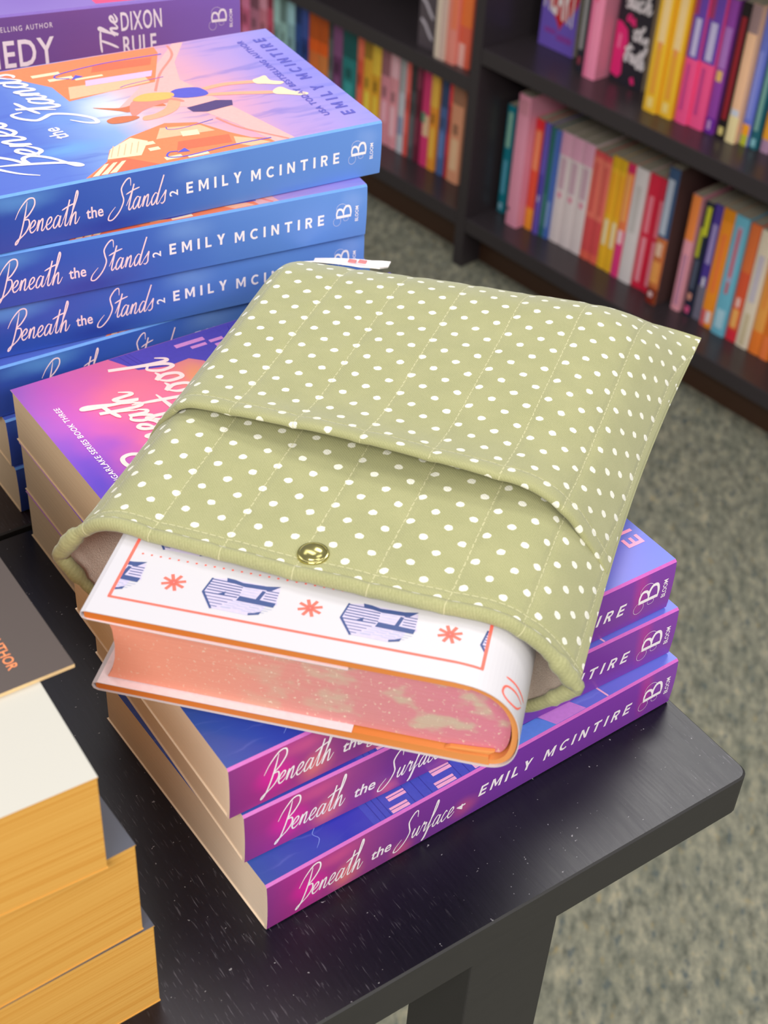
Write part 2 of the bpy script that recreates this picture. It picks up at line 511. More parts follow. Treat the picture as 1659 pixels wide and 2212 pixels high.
# ---- purple spined book
M_A_spine = printed('purple_spine_print', 'xz', (0, 203), [(0, (146, 56, 138)), (14, (186, 52, 146)), (40, (172, 74, 146)), (60, (130, 58, 152)), (110, (126, 58, 168)), (203, (140, 66, 176))],
    [(18, 12, 11, 11, (240, 40, 170), .95), (35, 8, 10, 12, (246, 130, 130), .85), (60, 4, 9, 8, (226, 100, 140), .7), (90, 8, 10, 9, (206, 90, 140), .7), (186, 18, 6, 22, (190, 60, 160), .8), (30, 22, 16, 6, (220, 90, 150), .7)], warp=3.0)
M_A_top = printed('indigo_cover_print', 'xy', (0, 203), [(0, (62, 92, 176)), (35, (58, 66, 190)), (70, (92, 84, 196)), (130, (110, 112, 214)), (203, (108, 122, 226))],
    [(178, 26, 30, 40, (134, 122, 230), .9), (40, 20, 22, 20, (54, 60, 200), .8), (100, 60, 60, 40, (150, 92, 190), .7)], warp=6.0, streak=(.015, .22, (150, 160, 240), .35, .55, .75))
M_A_fold = plain((196, 98, 180), .3)
M_violet_line = plain((60, 62, 160), .4)
M_roof_violet = plain((74, 82, 186), .4)
M_window_pink = plain((238, 172, 204), .4)
M_sky_blue = plain((92, 132, 216), .4)
M_orchid = plain((196, 126, 206), .4)
M_letter_pink = plain((255, 164, 200), .4)
M_white_red_ink = plain((240, 232, 236), .4)

def spol(*p):
    q = list(p)
    c = smooth_path(q[-2:] + q + q[:2], 5)
    c = c[10:10 + 5 * len(q)]
    return c, [tuple(range(len(c)))]
def rect(x0, y0, x1, y1):
    return [(x0, y0), (x1, y0), (x1, y1), (x0, y1)], [(0, 1, 2, 3)]
def pol(*p):
    return list(p), [tuple(range(len(p)))]

def surface_art(b, top, spn, L, W, T):
    s1 = spn()
    b.decal(script('Beneath', 12.8, 7.8, 4.9, .64, width=28, slant=.46, tall=1.2), s1, M_ink_white)
    tx = text_shape('the', 5.6, 9.2, .02, .22)
    b.decal(([(45.6 + x, 8.0 + y) for x, y in tx[0]], tx[1]), s1, M_ink_white)
    b.decal(script('Surface', 58.5, 7.6, 4.7, .62, width=25.5, slant=.46, tall=1.2), s1, M_ink_white)
    tx = text_shape('4', 4.2, 3.2, .02)
    b.decal(([(90.2 - y, 8.2 + x) for x, y in tx[0]], tx[1]), s1, M_ink_white)
    tx = tracked('EMILY', 5.7, 26.5, .03, .22, 1.0)
    b.decal(([(96.6 + x, 10.2 + y) for x, y in tx[0]], tx[1]), s1, M_ink_white)
    tx = tracked('MCINTIRE', 5.7, 47, .03, .22, 1.0)
    b.decal(([(130 + x, 9.8 + y) for x, y in tx[0]], tx[1]), s1, M_ink_white)
    im = imprint(0)
    b.decal(([(195.2 - y, 8.2 + x * 1.25) for x, y in im[0]], im[1]), s1, M_ink_white)
    tx = text_shape('BLOOM', 2.3, 9.6, .03)
    b.decal(([(199.8 - y, 9.0 + x) for x, y in tx[0]], tx[1]), s1, M_ink_white)
    # front cover: row of houses along the spine side, pink line, author name across the foot
    t0, t1, t2 = top(.06), top(.1), top(.14)
    b.decal(pol((47, .9), (47, 19), (58, 27), (98, 27), (104, 18), (104, .9)), t0, M_roof_violet)
    for x in (50, 52.5, 55, 66, 70, 74, 88, 92):
        b.decal(rect(x, 1, x + .35, 24), t1, M_violet_line)
    for x0, x1, y0, y1 in ((56, 64, 1.2, 4), (58, 66, 6.5, 9), (77, 86, 1.2, 4.2), (79, 88, 7, 10), (58, 66, 13, 15.5), (79, 88, 13, 16), (95, 99, 1.2, 8), (95, 99, 11, 16)):
        b.decal(rect(x0, y0, x1, y1), t1, M_window_pink)
        b.decal(rect(x0, (y0 + y1) / 2, x1, (y0 + y1) / 2 + .3), t2, M_violet_line)
    b.decal(pol((112, .9), (112, 8), (131, 8), (138, .9)), t0, M_sky_blue)
    b.decal(rect(116, 8, 146, 12), t0, M_violet_line)
    b.decal(pol((136, 1), (131, 10), (147, 10), (152, 1)), t1, M_orchid)
    b.decal(ribbon([(164, 1), (160, 20), (150, 60), (140, 100)], .9, True, 1), t1, M_window_pink)
    b.decal(([(199.8 - y, 15.2 + x) for x, y in tracked('EMILY', 8.4, 36, .05)[0]], tracked('EMILY', 8.4, 36, .05)[1]), t1, M_letter_pink)
    tx = tracked('MCINTIRE', 8.4, 52, .05)
    b.decal(([(199.8 - y, 57 + x) for x, y in tx[0]], tx[1]), t1, M_letter_pink)
    for k, (x, y) in enumerate(((24, 4), (31, 14), (20, 30), (150, 40))):
        b.decal(ribbon([(x, y), (x + 3, y + 3), (x + 2, y + 6), (x + 5, y + 9), (x + 4, y + 13)], .25), t1, plain((132, 156, 232), .4))

TA, TBk, TCk, WB, LB = 26.16, 26.96, 26.96, 122.4, 203.2
GA = 'purple spined paperbacks in the front stack'
A_spec = [
    ('purple spined paperback at the bottom of the front stack, flat on the table', (0, 0, 0), 0.0),
    ('purple spined paperback in the middle of the front stack', (-1.32, 12.56, TA), math.radians(-2.163)),
    ('purple spined paperback topmost in the front stack, under the dotted sleeve', (-6.07, 14.13, 2 * TA), math.radians(-1.695))]
proto = flat_paperback(A_spec[0][0], A_spec[0][1], A_spec[0][2], LB, WB, TA, M_A_top, M_A_spine, M_A_fold, M_page_cream, surface_art, GA)
for lab, loc, rz in A_spec[1:]:
    c = copy_tree(proto); c['label'] = lab; c.location = world_loc((loc[0], loc[1], loc[2])); c.rotation_euler = (0, 0, rz)

# ---- pink covered book
M_B_top = printed('pink_sunset_cover_print', 'xy', (0, 203), [(0, (180, 104, 204)), (14, (214, 102, 196)), (40, (240, 112, 166)), (70, (252, 128, 150)), (120, (150, 100, 200)), (203, (110, 90, 200))],
    [(4, 40, 22, 60, (98, 72, 206), .95), (18, 62, 14, 12, (172, 90, 206), .7), (44, 92, 30, 24, (255, 128, 152), .9), (76, 92, 16, 22, (255, 166, 104), .9), (26, 20, 30, 40, (170, 84, 200), .8), (40, 60, 16, 12, (255, 130, 170), .7)], warp=7.0)
M_B_spine = printed('violet_spine_print', 'xz', (0, 203), [(0, (150, 60, 150)), (60, (110, 60, 160)), (203, (90, 70, 180))], [(30, 12, 20, 12, (230, 100, 150), .8)])
M_B_fold = plain((160, 90, 180), .35)
M_plum = plain((84, 72, 176), .4)
M_plum_dark = plain((72, 58, 158), .4)
M_B_win = plain((222, 146, 206), .4)
M_peach_ink = plain((255, 222, 214), .4)
def hood_art(b, top, spn, L, W, T):
    t0, t1, t2 = top(.06), top(.1), top(.14)
    b.decal(pol((47, W - .2), (55, 108), (68, 104), (79, 105), (84, 100), (88, 88), (100, 80), (140, 76), (200, 80), (200, W - .2)), t0, M_plum)
    for x in (52, 55, 57):
        b.decal(ribbon([(x, W - .6), (x + 3, 109)], .35, False, 1), t1, M_plum_dark)
    for a, c_ in (((78, 116), (93, 117)), ((84, 112), (92, 112.4)), ((94, 112.5), (101, 113)), ((95, 107.5), (104, 109)), ((100, 105), (108, 107)), ((106, 101), (114, 103)), ((112, 114), (122, 115)), ((112, 111), (121, 112.2))):
        b.decal(rect(a[0], a[1] - 1.2, c_[0], c_[1] + .6), t1, M_B_win)
    for k in range(6):
        b.decal(ribbon([(102 + k * 7, 100), (108 + k * 8, 120)], .5, False, 1), t1, M_plum_dark)
    def along(x0, y0): return lambda x, y: (x0 - y, y0 + x, T + .18)
    b.decal(script('Beneath', 0, 0, 9.0, 2.1, width=58, slant=.15, tall=1.0), along(44, 38), M_peach_ink)
    b.decal(script('the', 0, 0, 4.4, 1.1, width=14, slant=.15), along(58, 44), M_peach_ink)
    b.decal(script('Hood', 0, 0, 10.5, 2.2, width=46, slant=.15, tall=1.1), along(70, 66), M_peach_ink)
    tx = text_shape('SUGARLAKE SERIES BOOK THREE', 2.5, 62, .02, .12, 1.1)
    b.decal(tx, along(12.2, 37.5), M_ink_white)
    tx = text_shape('EMILY MCINTIRE', 8, 86, .03)
    b.decal(tx, along(198, 18), M_letter_pink)
GB = 'pink covered paperbacks in the second stack'
B_spec = [
    ('pink covered paperback at the bottom of the second stack, on the table', (21.9, 122.2, 0), -.021),
    ('pink covered paperback in the middle of the second stack', (21.9, 123.6, TBk), -.025),
    ('pink covered paperback topmost in the second stack, its cover partly under the sleeve', (22.57, 125.9, 2 * TBk), -.021)]
proto = flat_paperback(*B_spec[0], LB, WB, TBk, M_B_top, M_B_spine, M_B_fold, M_page_shaded, hood_art, GB)
for lab, loc, rz in B_spec[1:]:
    c = copy_tree(proto); c['label'] = lab; c.location = world_loc(loc); c.rotation_euler = (0, 0, rz)

# ---- blue spined book
M_C_spine = printed('blue_spine_print', 'xz', (0, 203), [(0, (52, 78, 170)), (40, (50, 86, 184)), (90, (66, 104, 196)), (130, (92, 136, 216)), (203, (108, 154, 232))],
    [(26, 24, 30, 8, (96, 152, 220), .8), (66, 4, 30, 8, (44, 66, 168), .8), (112, 22, 18, 8, (126, 166, 230), .6), (196, 21, 8, 6, (134, 170, 240), .7)], warp=4.0)
M_C_top = printed('street_and_water_cover_print', 'xy', (0, 203), [(0, (86, 110, 210)), (52, (98, 128, 220)), (86, (150, 184, 240)), (104, (236, 200, 214)), (140, (236, 174, 194)), (160, (198, 162, 222)), (203, (160, 156, 240))],
    [(62, 30, 26, 10, (120, 178, 246), .8), (70, 60, 22, 14, (120, 160, 240), .7), (92, 62, 20, 26, (236, 244, 255), .9), (195, 70, 30, 60, (146, 142, 236), .8), (150, 60, 26, 50, (238, 172, 196), .6)], warp=4.0, streak=(.02, .16, (76, 98, 206), .4, .52, .7))
M_C_fold = plain((104, 156, 226), .3)
M_brick = plain((250, 134, 92), .4); M_brick2 = plain((238, 112, 84), .4); M_cream = plain((255, 224, 186), .4)
M_peachwall = plain((255, 186, 150), .4); M_pathpink = plain((240, 178, 176), .4); M_coral = plain((246, 140, 128), .4)
M_lampblue = plain((92, 92, 200), .4); M_lilac = plain((222, 186, 232), .4); M_skin = plain((255, 170, 140), .4)
M_bag = plain((84, 66, 120), .4); M_hair = plain((206, 118, 84), .4); M_yel = plain((255, 182, 104), .4); M_authorblue = plain((94, 92, 190), .4)
def stands_art(b, top, spn, L, W, T):
    s1 = spn()
    b.decal(script('Beneath', 24.5, 8.0, 4.9, .62, width=28, slant=.46, tall=1.15), s1, M_ink_pink)
    tx = text_shape('the', 5.4, 7.8, .015); b.decal(([(56.2 + x, 9.0 + y) for x, y in tx[0]], tx[1]), s1, M_ink_pink)
    b.decal(script('Stands', 68.5, 9.2, 4.9, .62, width=24.5, slant=.46, tall=1.15), s1, M_ink_pink)
    tx = text_shape('2', 4.0, 2.8, .02); b.decal(([(99 - y, 11.4 + x) for x, y in tx[0]], tx[1]), s1, M_ink_white)
    tx = tracked('EMILY', 5.4, 27, .02, 0, .95); b.decal(([(103.2 + x, 11.2 + y) for x, y in tx[0]], tx[1]), s1, M_ink_white)
    tx = tracked('MCINTIRE', 5.4, 45.5, .02, 0, .95); b.decal(([(135 + x, 10.6 + y) for x, y in tx[0]], tx[1]), s1, M_ink_white)
    im = imprint(0); b.decal(([(194.6 - y * .75, 10.4 + x * .95) for x, y in im[0]], im[1]), s1, M_ink_white)
    tx = text_shape('BLOOM', 1.7, 8, .02); b.decal(([(198.6 - y, 9.4 + x) for x, y in tx[0]], tx[1]), s1, M_ink_white)
    t0, t1, t2, t3 = top(.05), top(.09), top(.13), top(.17)
    # the street: path with kerbs, houses both sides
    b.decal(pol((96, 60), (112, 76), (146, 117), (150, 122), (156, 122), (142, 100), (136, 80), (150, 30), (158, .9), (148, .9), (140, 24), (128, 50)), t0, M_pathpink)
    b.decal(ribbon([(134, 34), (140, 20), (155, 1)], 1.3, True, 1), t1, M_coral)
    b.decal(ribbon([(147, 121), (144, 108), (130, 90), (120, 72)], 1.3, True, 1), t1, M_coral)
    # lower row (spine side)
    b.decal(pol((58, .9), (72, 12), (77, 22), (90, 31), (110, 38), (124, 33), (133, 18), (140, 9), (156, .9)), t0, M_brick)
    b.decal(pol((60, .9), (72, 12), (80, 13), (92, .9)), t1, M_brick2)
    for k in range(3): b.decal(pol((61 + k * 4, 1 + k * .2), (70 + k * 4, 10), (72 + k * 4, 10), (64 + k * 4, 1)), t2, M_cream)
    b.decal(pol((73, 14), (78, 23), (90, 30), (96, 24), (88, 12)), t1, M_cream)
    for k in range(5): b.decal(ribbon([(75 + k * 3, 15), (80 + k * 3, 25)], .5, False, 1), t2, M_peachwall)
    for x0, y0, x1, y1 in ((93, 20, 98, 23), (93, 14, 98, 17), (96, 3, 104, 6), (106, 1.5, 116, 4)): b.decal(rect(x0, y0, x1, y1), t2, M_cream)
    b.decal(pol((104, 10), (108, 18), (132, 16), (130, 8)), t1, M_brick2)
    b.decal(pol((100, 24), (106, 34), (124, 30), (128, 22)), t1, M_peachwall)
    b.decal(pol((112, 22), (113, 27), (121, 26), (120, 21)), t2, M_cream)
    b.decal(pol((131, 6), (133, 13), (140, 8), (146, 1.2), (136, 1.2)), t1, M_peachwall)
    b.decal(ribbon([(148, 5), (128, 5.2), (106, 3.4), (98, 5.5), (100, 9.5), (104, 9.2)], .9, True, 1), t3, M_lampblue)
    b.decal(pol((103, 8), (108, 11), (109, 7)), t3, M_lampblue)
    b.decal(ribbon([(132, 33), (116, 30), (109, 31), (109, 34)], .5, True, 1), t3, M_lampblue)
    # upper row (fore-edge side)
    b.decal(pol((52, 121.6), (63, 112), (77, 95), (79, 77), (100, 80), (124, 82), (139, 114), (140, 121.6)), t0, M_brick)
    b.decal(pol((80, 79), (84, 92), (122, 90), (122, 83), (100, 80)), t1, M_peachwall)
    b.decal(pol((92, 90), (94, 96), (128, 95), (125, 89)), t2, M_lilac)
    b.decal(pol((100, 104), (104, 112), (134, 110), (130, 102)), t1, M_brick2)
    for x0, y0, x1, y1 in ((72, 108, 86, 111), (78, 101, 90, 104), (90, 98, 104, 100)): b.decal(rect(x0, y0, x1, y1), t2, M_cream)
    b.decal(ribbon([(140, 112), (110, 112), (86, 108), (82, 104), (88, 101)], .9, True, 1), t3, M_lampblue)
    b.decal(pol((88, 99), (95, 101), (92, 104)), t3, M_lampblue)
    b.decal(ribbon([(130, 86), (112, 84), (106, 82)], .5, True, 1), t3, M_lampblue)
    # strolling figure printed on the cover
    b.decal(spol((86, 66), (98, 61), (108, 63), (116, 60), (118, 55), (110, 57), (100, 55), (96, 58)), t1, M_hair)
    b.decal(spol((100, 50), (108, 55), (120, 58), (128, 56), (124, 62), (108, 66), (102, 60)), t2, M_coral)
    b.decal(spol((103, 44), (112, 44.5), (121, 49), (126, 57), (122, 60), (117, 53), (110, 49), (104, 48)), t2, M_skin)
    b.decal(spol((88, 46.5), (87, 50.5), (92, 52.5), (99, 51), (102, 48), (95, 45.5)), t3, M_hair)
    b.decal(spol((106, 66), (114, 71), (126, 67.5), (124, 62), (114, 62)), t3, M_yel)
    b.decal(spol((124, 64), (129, 70), (140, 68), (141.5, 59), (131, 59)), t3, M_lampblue)
    b.decal(pol((127, 44), (126, 49), (142, 51.5), (149, 48.5), (147, 43.5), (133, 41.5)), t3, M_bag)
    b.decal(ribbon([(139, 65), (152, 66.5), (162, 65), (171, 63)], 3.4, True, .6), t2, M_skin)
    b.decal(ribbon([(140, 59), (154, 55), (164, 51.5), (173, 48.5)], 3.4, True, .6), t2, M_skin)
    for q in (((168, 61), (168, 65.5), (172, 67), (176, 68), (176, 62), (181, 58), (178, 56), (172, 59)), ((171, 47), (172, 51), (177, 53), (180, 47), (186, 42), (183, 40), (176, 44))):
        b.decal(spol(*q), t3, M_cream)
    def along(x0, y0, sl=0.0): return lambda x, y: (x0 - y - sl * x, y0 + x, T + .2)
    b.decal(script('Beneath', 0, 0, 9.5, 2.1, width=84, slant=.15, tall=1.0), along(54, 13, .2), M_ink_white)
    tx = text_shape('the', 7.5, 12, .045); b.decal(tx, along(66, 41, .15), M_ink_white)
    b.decal(script('Stands', 0, 0, 9, 2.1, width=62, slant=.15, tall=1.0), along(77, 56, .22), M_ink_white)
    b.decal(tracked('EMILY', 6.4, 35, .012), along(196.5, 13), M_authorblue); b.decal(tracked('MCINTIRE', 6.4, 54, .012), along(196.5, 57), M_authorblue)
    tx = text_shape('USA TODAY BESTSELLING AUTHOR', 3.4, 96, .01, 0, 1.15); b.decal(tx, along(184.5, 16), M_authorblue)
GC = 'blue spined paperbacks in the tall stack'
C_spec = [
    ('blue spined paperback at the bottom of the tall stack, on the brown table', (27.5, 262, 0), -.02),
    ('blue spined paperback second from the bottom of the tall stack', (26.5, 263.5, TCk), -.03),
    ('blue spined paperback third from the bottom of the tall stack', (22, 266.8, 2 * TCk), -.05),
    ('blue spined paperback third from the top of the tall stack, right end behind the sleeve', (11.5, 275, 3 * TCk), math.radians(-8.2)),
    ('blue spined paperback second from the top of the tall stack', (9.08, 272.5, 4 * TCk), math.radians(-8.69)),
    ('blue spined paperback topmost in the tall stack, showing its illustrated street cover', (19.2, 269.4, 5 * TCk), math.radians(-6.07))]
proto = flat_paperback(*C_spec[0], LB, WB, TCk, M_C_top, M_C_spine, M_C_fold, M_page_shaded, stands_art, GC)
for lab, loc, rz in C_spec[1:]:
    c = copy_tree(proto); c['label'] = lab; c.location = world_loc(loc); c.rotation_euler = (0, 0, rz)

# ---- violet spined thick book behind
M_D_spine = printed('violet_grey_spine_print', 'xz', (0, 210), [(0, (100, 72, 146)), (120, (122, 80, 152)), (210, (134, 98, 186))], [(140, 18, 40, 20, (132, 84, 150), .6)], warp=3)
M_D_top = printed('lavender_cover_print', 'xy', (0, 210), [(0, (150, 126, 206)), (210, (156, 128, 212))], [(100, 20, 40, 30, (140, 110, 200), .6)])
M_D_fold = plain((128, 100, 180), .35)
M_D_ink = plain((226, 208, 220), .4)
M_D_red = plain((250, 84, 130), .4)
def dixon_art(b, top, spn, L, W, T):
    s1 = spn()
    for s_, h, w, x0, z0 in (('KENNEDY', 11.6, 66, 43, 13.6), ('DIXON', 8.0, 22, 144.5, 24.2), ('RULE', 8.0, 18, 145, 13.6)):
        tx = text_shape(s_, h, w, .02, 0, 1.1); b.decal(([(x0 + x, z0 + y) for x, y in tx[0]], tx[1]), s1, M_D_ink)
    tx = text_shape('NEW YORK TIMES BESTSELLING AUTHOR', 2.2, 66, .0, 0, 1.3); b.decal(([(43 + x, 29.0 + y) for x, y in tx[0]], tx[1]), s1, M_D_ink)
    sh = script('The', 0, 0, 3.4, 1.1, width=16, slant=.2, tall=1.1)
    b.decal(([(142.5 - y, 15.5 + x) for x, y in sh[0]], sh[1]), s1, M_D_ink)
    im = imprint(0); b.decal(([(202 - y * .8, 21.5 + x * .85) for x, y in im[0]], im[1]), s1, M_D_ink)
    tx = text_shape('BLOOM', 1.6, 8, .02); b.decal(([(205.4 - y, 20.5 + x) for x, y in tx[0]], tx[1]), s1, M_D_ink)
    t0, t1 = top(.06), top(.1)
    b.decal(pol((133, 3), (131, 18), (134, 60), (186, 60), (187, 2)), t0, M_D_red)
    b.decal(rect(122, 12, 186, 14), t1, M_ink_white); b.decal(rect(122, 14, 124.5, 90), t1, M_ink_white)
    b.decal(ribbon([(156, 2.5), (152, 16)], 2, False, 1), top(.08), plain((255, 130, 160), .4))
    b.decal(script('The', 0, 0, 6, 1.4, width=30, slant=.2), lambda x, y: (70 - y, 14 + x, T + .12), M_ink_white)
GD = 'violet spined paperbacks in the far stack'
D0 = (30.6, 441.7)
proto = None
for k, lab in enumerate(('violet spined thick paperback at the bottom of the far stack', 'violet spined thick paperback second up in the far stack', 'violet spined thick paperback third up in the far stack, hidden behind the blue stack', 'violet spined thick paperback topmost in the far stack, with large pale block lettering')):
    loc = (D0[0], D0[1], k * 43.0) if k < 3 else (D0[0], D0[1], 129)
    if proto is None:
        proto = flat_paperback(lab, loc, math.radians(-12), 210, 138, 36, M_D_top, M_D_spine, M_D_fold, M_page_shaded, dixon_art, GD); c = proto
    else:
        c = copy_tree(proto); c['label'] = lab
        c.location = world_loc(loc)
    if k < 3: c.scale = (1, 1, 43.0 / 36.0)

# ---- orange edged stack at the near left
M_E_dark = printed('slate_grey_cover_print', 'xy', (0, 171), [(0, (62, 66, 78)), (171, (74, 78, 92))], [], rough=.4)
M_E_white = printed('blank_white_cover', 'xy', (0, 171), [(0, (196, 192, 180)), (171, (204, 200, 190))], [], rough=.5)
GE = 'orange edged paperbacks in the near stack'
E_spec = [
    ('orange edged thick paperback at the bottom of the near stack, on the black table', -45.1, -3.2, 0, 44, M_E_dark, 0),
    ('orange edged thick paperback in the middle of the near stack, grey cover corner showing', -48.6, -2.4, 44, 44, M_E_dark, .01),
    ('orange edged thick paperback with blank white top, highest of the near stack', -59.5, -5.5, 88, 42, M_E_white, -.06)]
for lab, xr, yf, z, T, mt, rz in E_spec:
    W, L = 106, 171
    a = -PI / 2 + rz
    # tail edge towards the camera, fore edge on the right
    ux, uy = (math.cos(a), math.sin(a)), (-math.sin(a), math.cos(a))
    org = (xr - ux[0] * L - uy[0] * W, yf - ux[1] * L - uy[1] * W, z)
    flat_paperback(lab, org, a, L, W, T, mt, M_E_dark, M_E_dark, M_page_orange, None, GE, inset=.25)

# thin brown card lying on that stack
M_brown_card = printed('brown_glossy_card_print', 'xy', (0, 171), [(0, (86, 74, 70)), (171, (74, 66, 62))], [(130, 60, 60, 50, (100, 74, 56), .7)], rough=.3)
M_card_edge = plain((222, 190, 140), .7)
M_orange_ink = plain((255, 150, 92), .4)
t = thing('booklet', 'thin dark brown glossy booklet with orange lettering, on the white topped near stack', 'booklet', (-45.5, 36.5, 130.1), PI / 2 - .09 + .06)
b = MB()
P_ = [(0, 0), (168, 0), (168, 104), (0, 104)]
lo = [b.vert((x, y, 0)) for x, y in P_]; up = [b.vert((x, y, 1.4)) for x, y in P_]
for k in range(4): b.face((lo[k], lo[(k + 1) % 4], up[(k + 1) % 4], up[k]), M_card_edge)
b.face(up, M_brown_card); b.face(lo[::-1], M_card_edge)
tx = text_shape('AUTHOR', 3.4, 17, .0)
b.decal(([(24.5 - x, 18.0 - y) for x, y in tx[0]], tx[1]), lambda x, y: (x, y, 1.46), M_orange_ink)
b.build('cover', t, recalc=False)

# ------------------------------------------------------------------ hardback inside the sleeve
HW, HL, HT = 146.0, 168.0, 37.0
WO = (-28.2, 66.3, 84.0); WA = math.radians(-48.2)
hb = thing('hardback_book', 'white jacketed hardback with pink sprayed edges, half inside the dotted sleeve', 'book', WO, WA)
M_jacket = printed('white_jacket_paper', 'xy', (0, 150), [(0, (214, 210, 216)), (150, (218, 214, 218))], [], rough=.42, spec=.35)
M_flap = plain((236, 218, 222), .5)
M_case_orange = printed('orange_case_cloth', 'xy', (0, 150), [(0, (216, 120, 48)), (90, (228, 138, 66)), (150, (238, 160, 92))], [], rough=.5, spec=.3)
SPINE = [(130, 0), (137, .25), (141.5, 1.8), (144.6, 5.5), (146, 11), (145.9, 18), (144.4, 24.5), (141, 30), (136, 34), (130, 36.2), (123, 37)]
SPINE = smooth_path(SPINE, 4)
def inset_spine(d):
    out = []
    for i, p in enumerate(SPINE):
        a = SPINE[max(i - 1, 0)]; c = SPINE[min(i + 1, len(SPINE) - 1)]
        dx, dz = c[0] - a[0], c[1] - a[1]; L = math.hypot(dx, dz)
        out.append((p[0] - dz / L * d, p[1] + dx / L * d))
    return out
TOPX = -1.6    # the top board sits a touch further out than the bottom one
def zsh(x, z):
    return x + (TOPX * z / HT) * max(0, 1 - x / 120)
b = MB()
outer = [(91, 4.2), (60, 4.0), (20, 3.9), (2.0, 3.9), (.3, 3.2), (-.1, 2.0), (.4, .6), (2.0, 0), (40, 0), (90, 0)] + SPINE + [(60, 37), (20, 37), (2, 37), (.3, 36.4), (-.1, 35), (.4, 33.6), (2, 33.1), (30, 32.6), (89, 32.8)]
n_ = len(outer)
w0 = .32
inner = []
for i, p in enumerate(outer):
    a = outer[max(i - 1, 0)]; c = outer[min(i + 1, n_ - 1)]
    dx, dz = c[0] - a[0], c[1] - a[1]; L = math.hypot(dx, dz)
    inner.append((p[0] - dz / L * w0, p[1] + dx / L * w0))
# wrap the paper: an open strip with thickness, extruded along the book
ya = [b.vert((zsh(*p), 0, p[1])) for p in outer]; yb = [b.vert((zsh(*p), HL, p[1])) for p in outer]
ia = [b.vert((zsh(*p), 0, p[1])) for p in inner]; ib = [b.vert((zsh(*p), HL, p[1])) for p in inner]
for k in range(n_ - 1):
    mt = M_flap if (k < 3 or k > n_ - 4) else M_jacket
    b.face((ya[k], ya[k + 1], yb[k + 1], yb[k]), mt)
    b.face((ia[k + 1], ia[k], ib[k], ib[k + 1]), mt)
    b.face((ya[k], ia[k], ia[k + 1], ya[k + 1]), M_jacket)
    b.face((yb[k], yb[k + 1], ib[k + 1], ib[k]), M_jacket)
M_red_ink = plain((240, 108, 92), .45); M_navy = plain((58, 76, 128), .45); M_pale_lilac = plain((196, 186, 212), .45); M_grey_ink = plain((170, 172, 196), .45)
def jt(off):
    def fn(x, y):
        z = HT
        if x > 123:
            for i in range(len(SPINE) - 1, 0, -1):
                (xa, za), (xb, zb) = SPINE[i], SPINE[i - 1]
                if xa <= x <= xb: z = za + (zb - za) * (x - xa) / (xb - xa); break
        return (x + TOPX * max(0, 1 - x / 120) * z / HT, y, z + off)
    return fn
j0, j1, j2 = jt(.06), jt(.1), jt(.14)
def strip(p, q, w, nseg=14):
    return ribbon([(p[0] + (q[0] - p[0]) * k / nseg, p[1] + (q[1] - p[1]) * k / nseg) for k in range(nseg + 1)], w, False, 1)
b.decal(strip((6.5, 8.6), (131, 8.6), 1.05, 40), j1, M_red_ink)
b.decal(strip((6.9, 8.6), (6.9, 90), 1.1), j1, M_red_ink)
b.decal(strip((130.6, 8.6), (130.6, 90), 1.1), j1, M_red_ink)
for cx in (25, 71.5, 118):
    for k in range(8):
        a = math.radians(k * 45 + 22)
        b.decal(strip((cx + .7 * math.cos(a), 20.5 + .7 * math.sin(a)), (cx + 4.1 * math.cos(a), 20.5 + 4.1 * math.sin(a)), 1.15, 2), j1, M_red_ink)
    b.decal(ring(cx, 20.5, .8, .8, 1.2, 0, 360, 10), j2, plain((250, 96, 84), .45))
for k in range(38):
    x = 10.5 + k * 3.15
    b.decal(([(x + .42 * math.cos(a), 31.6 + .42 * math.sin(a)) for a in [q * PI / 4 for q in range(8)]], [tuple(range(8))]), j1, M_red_ink)
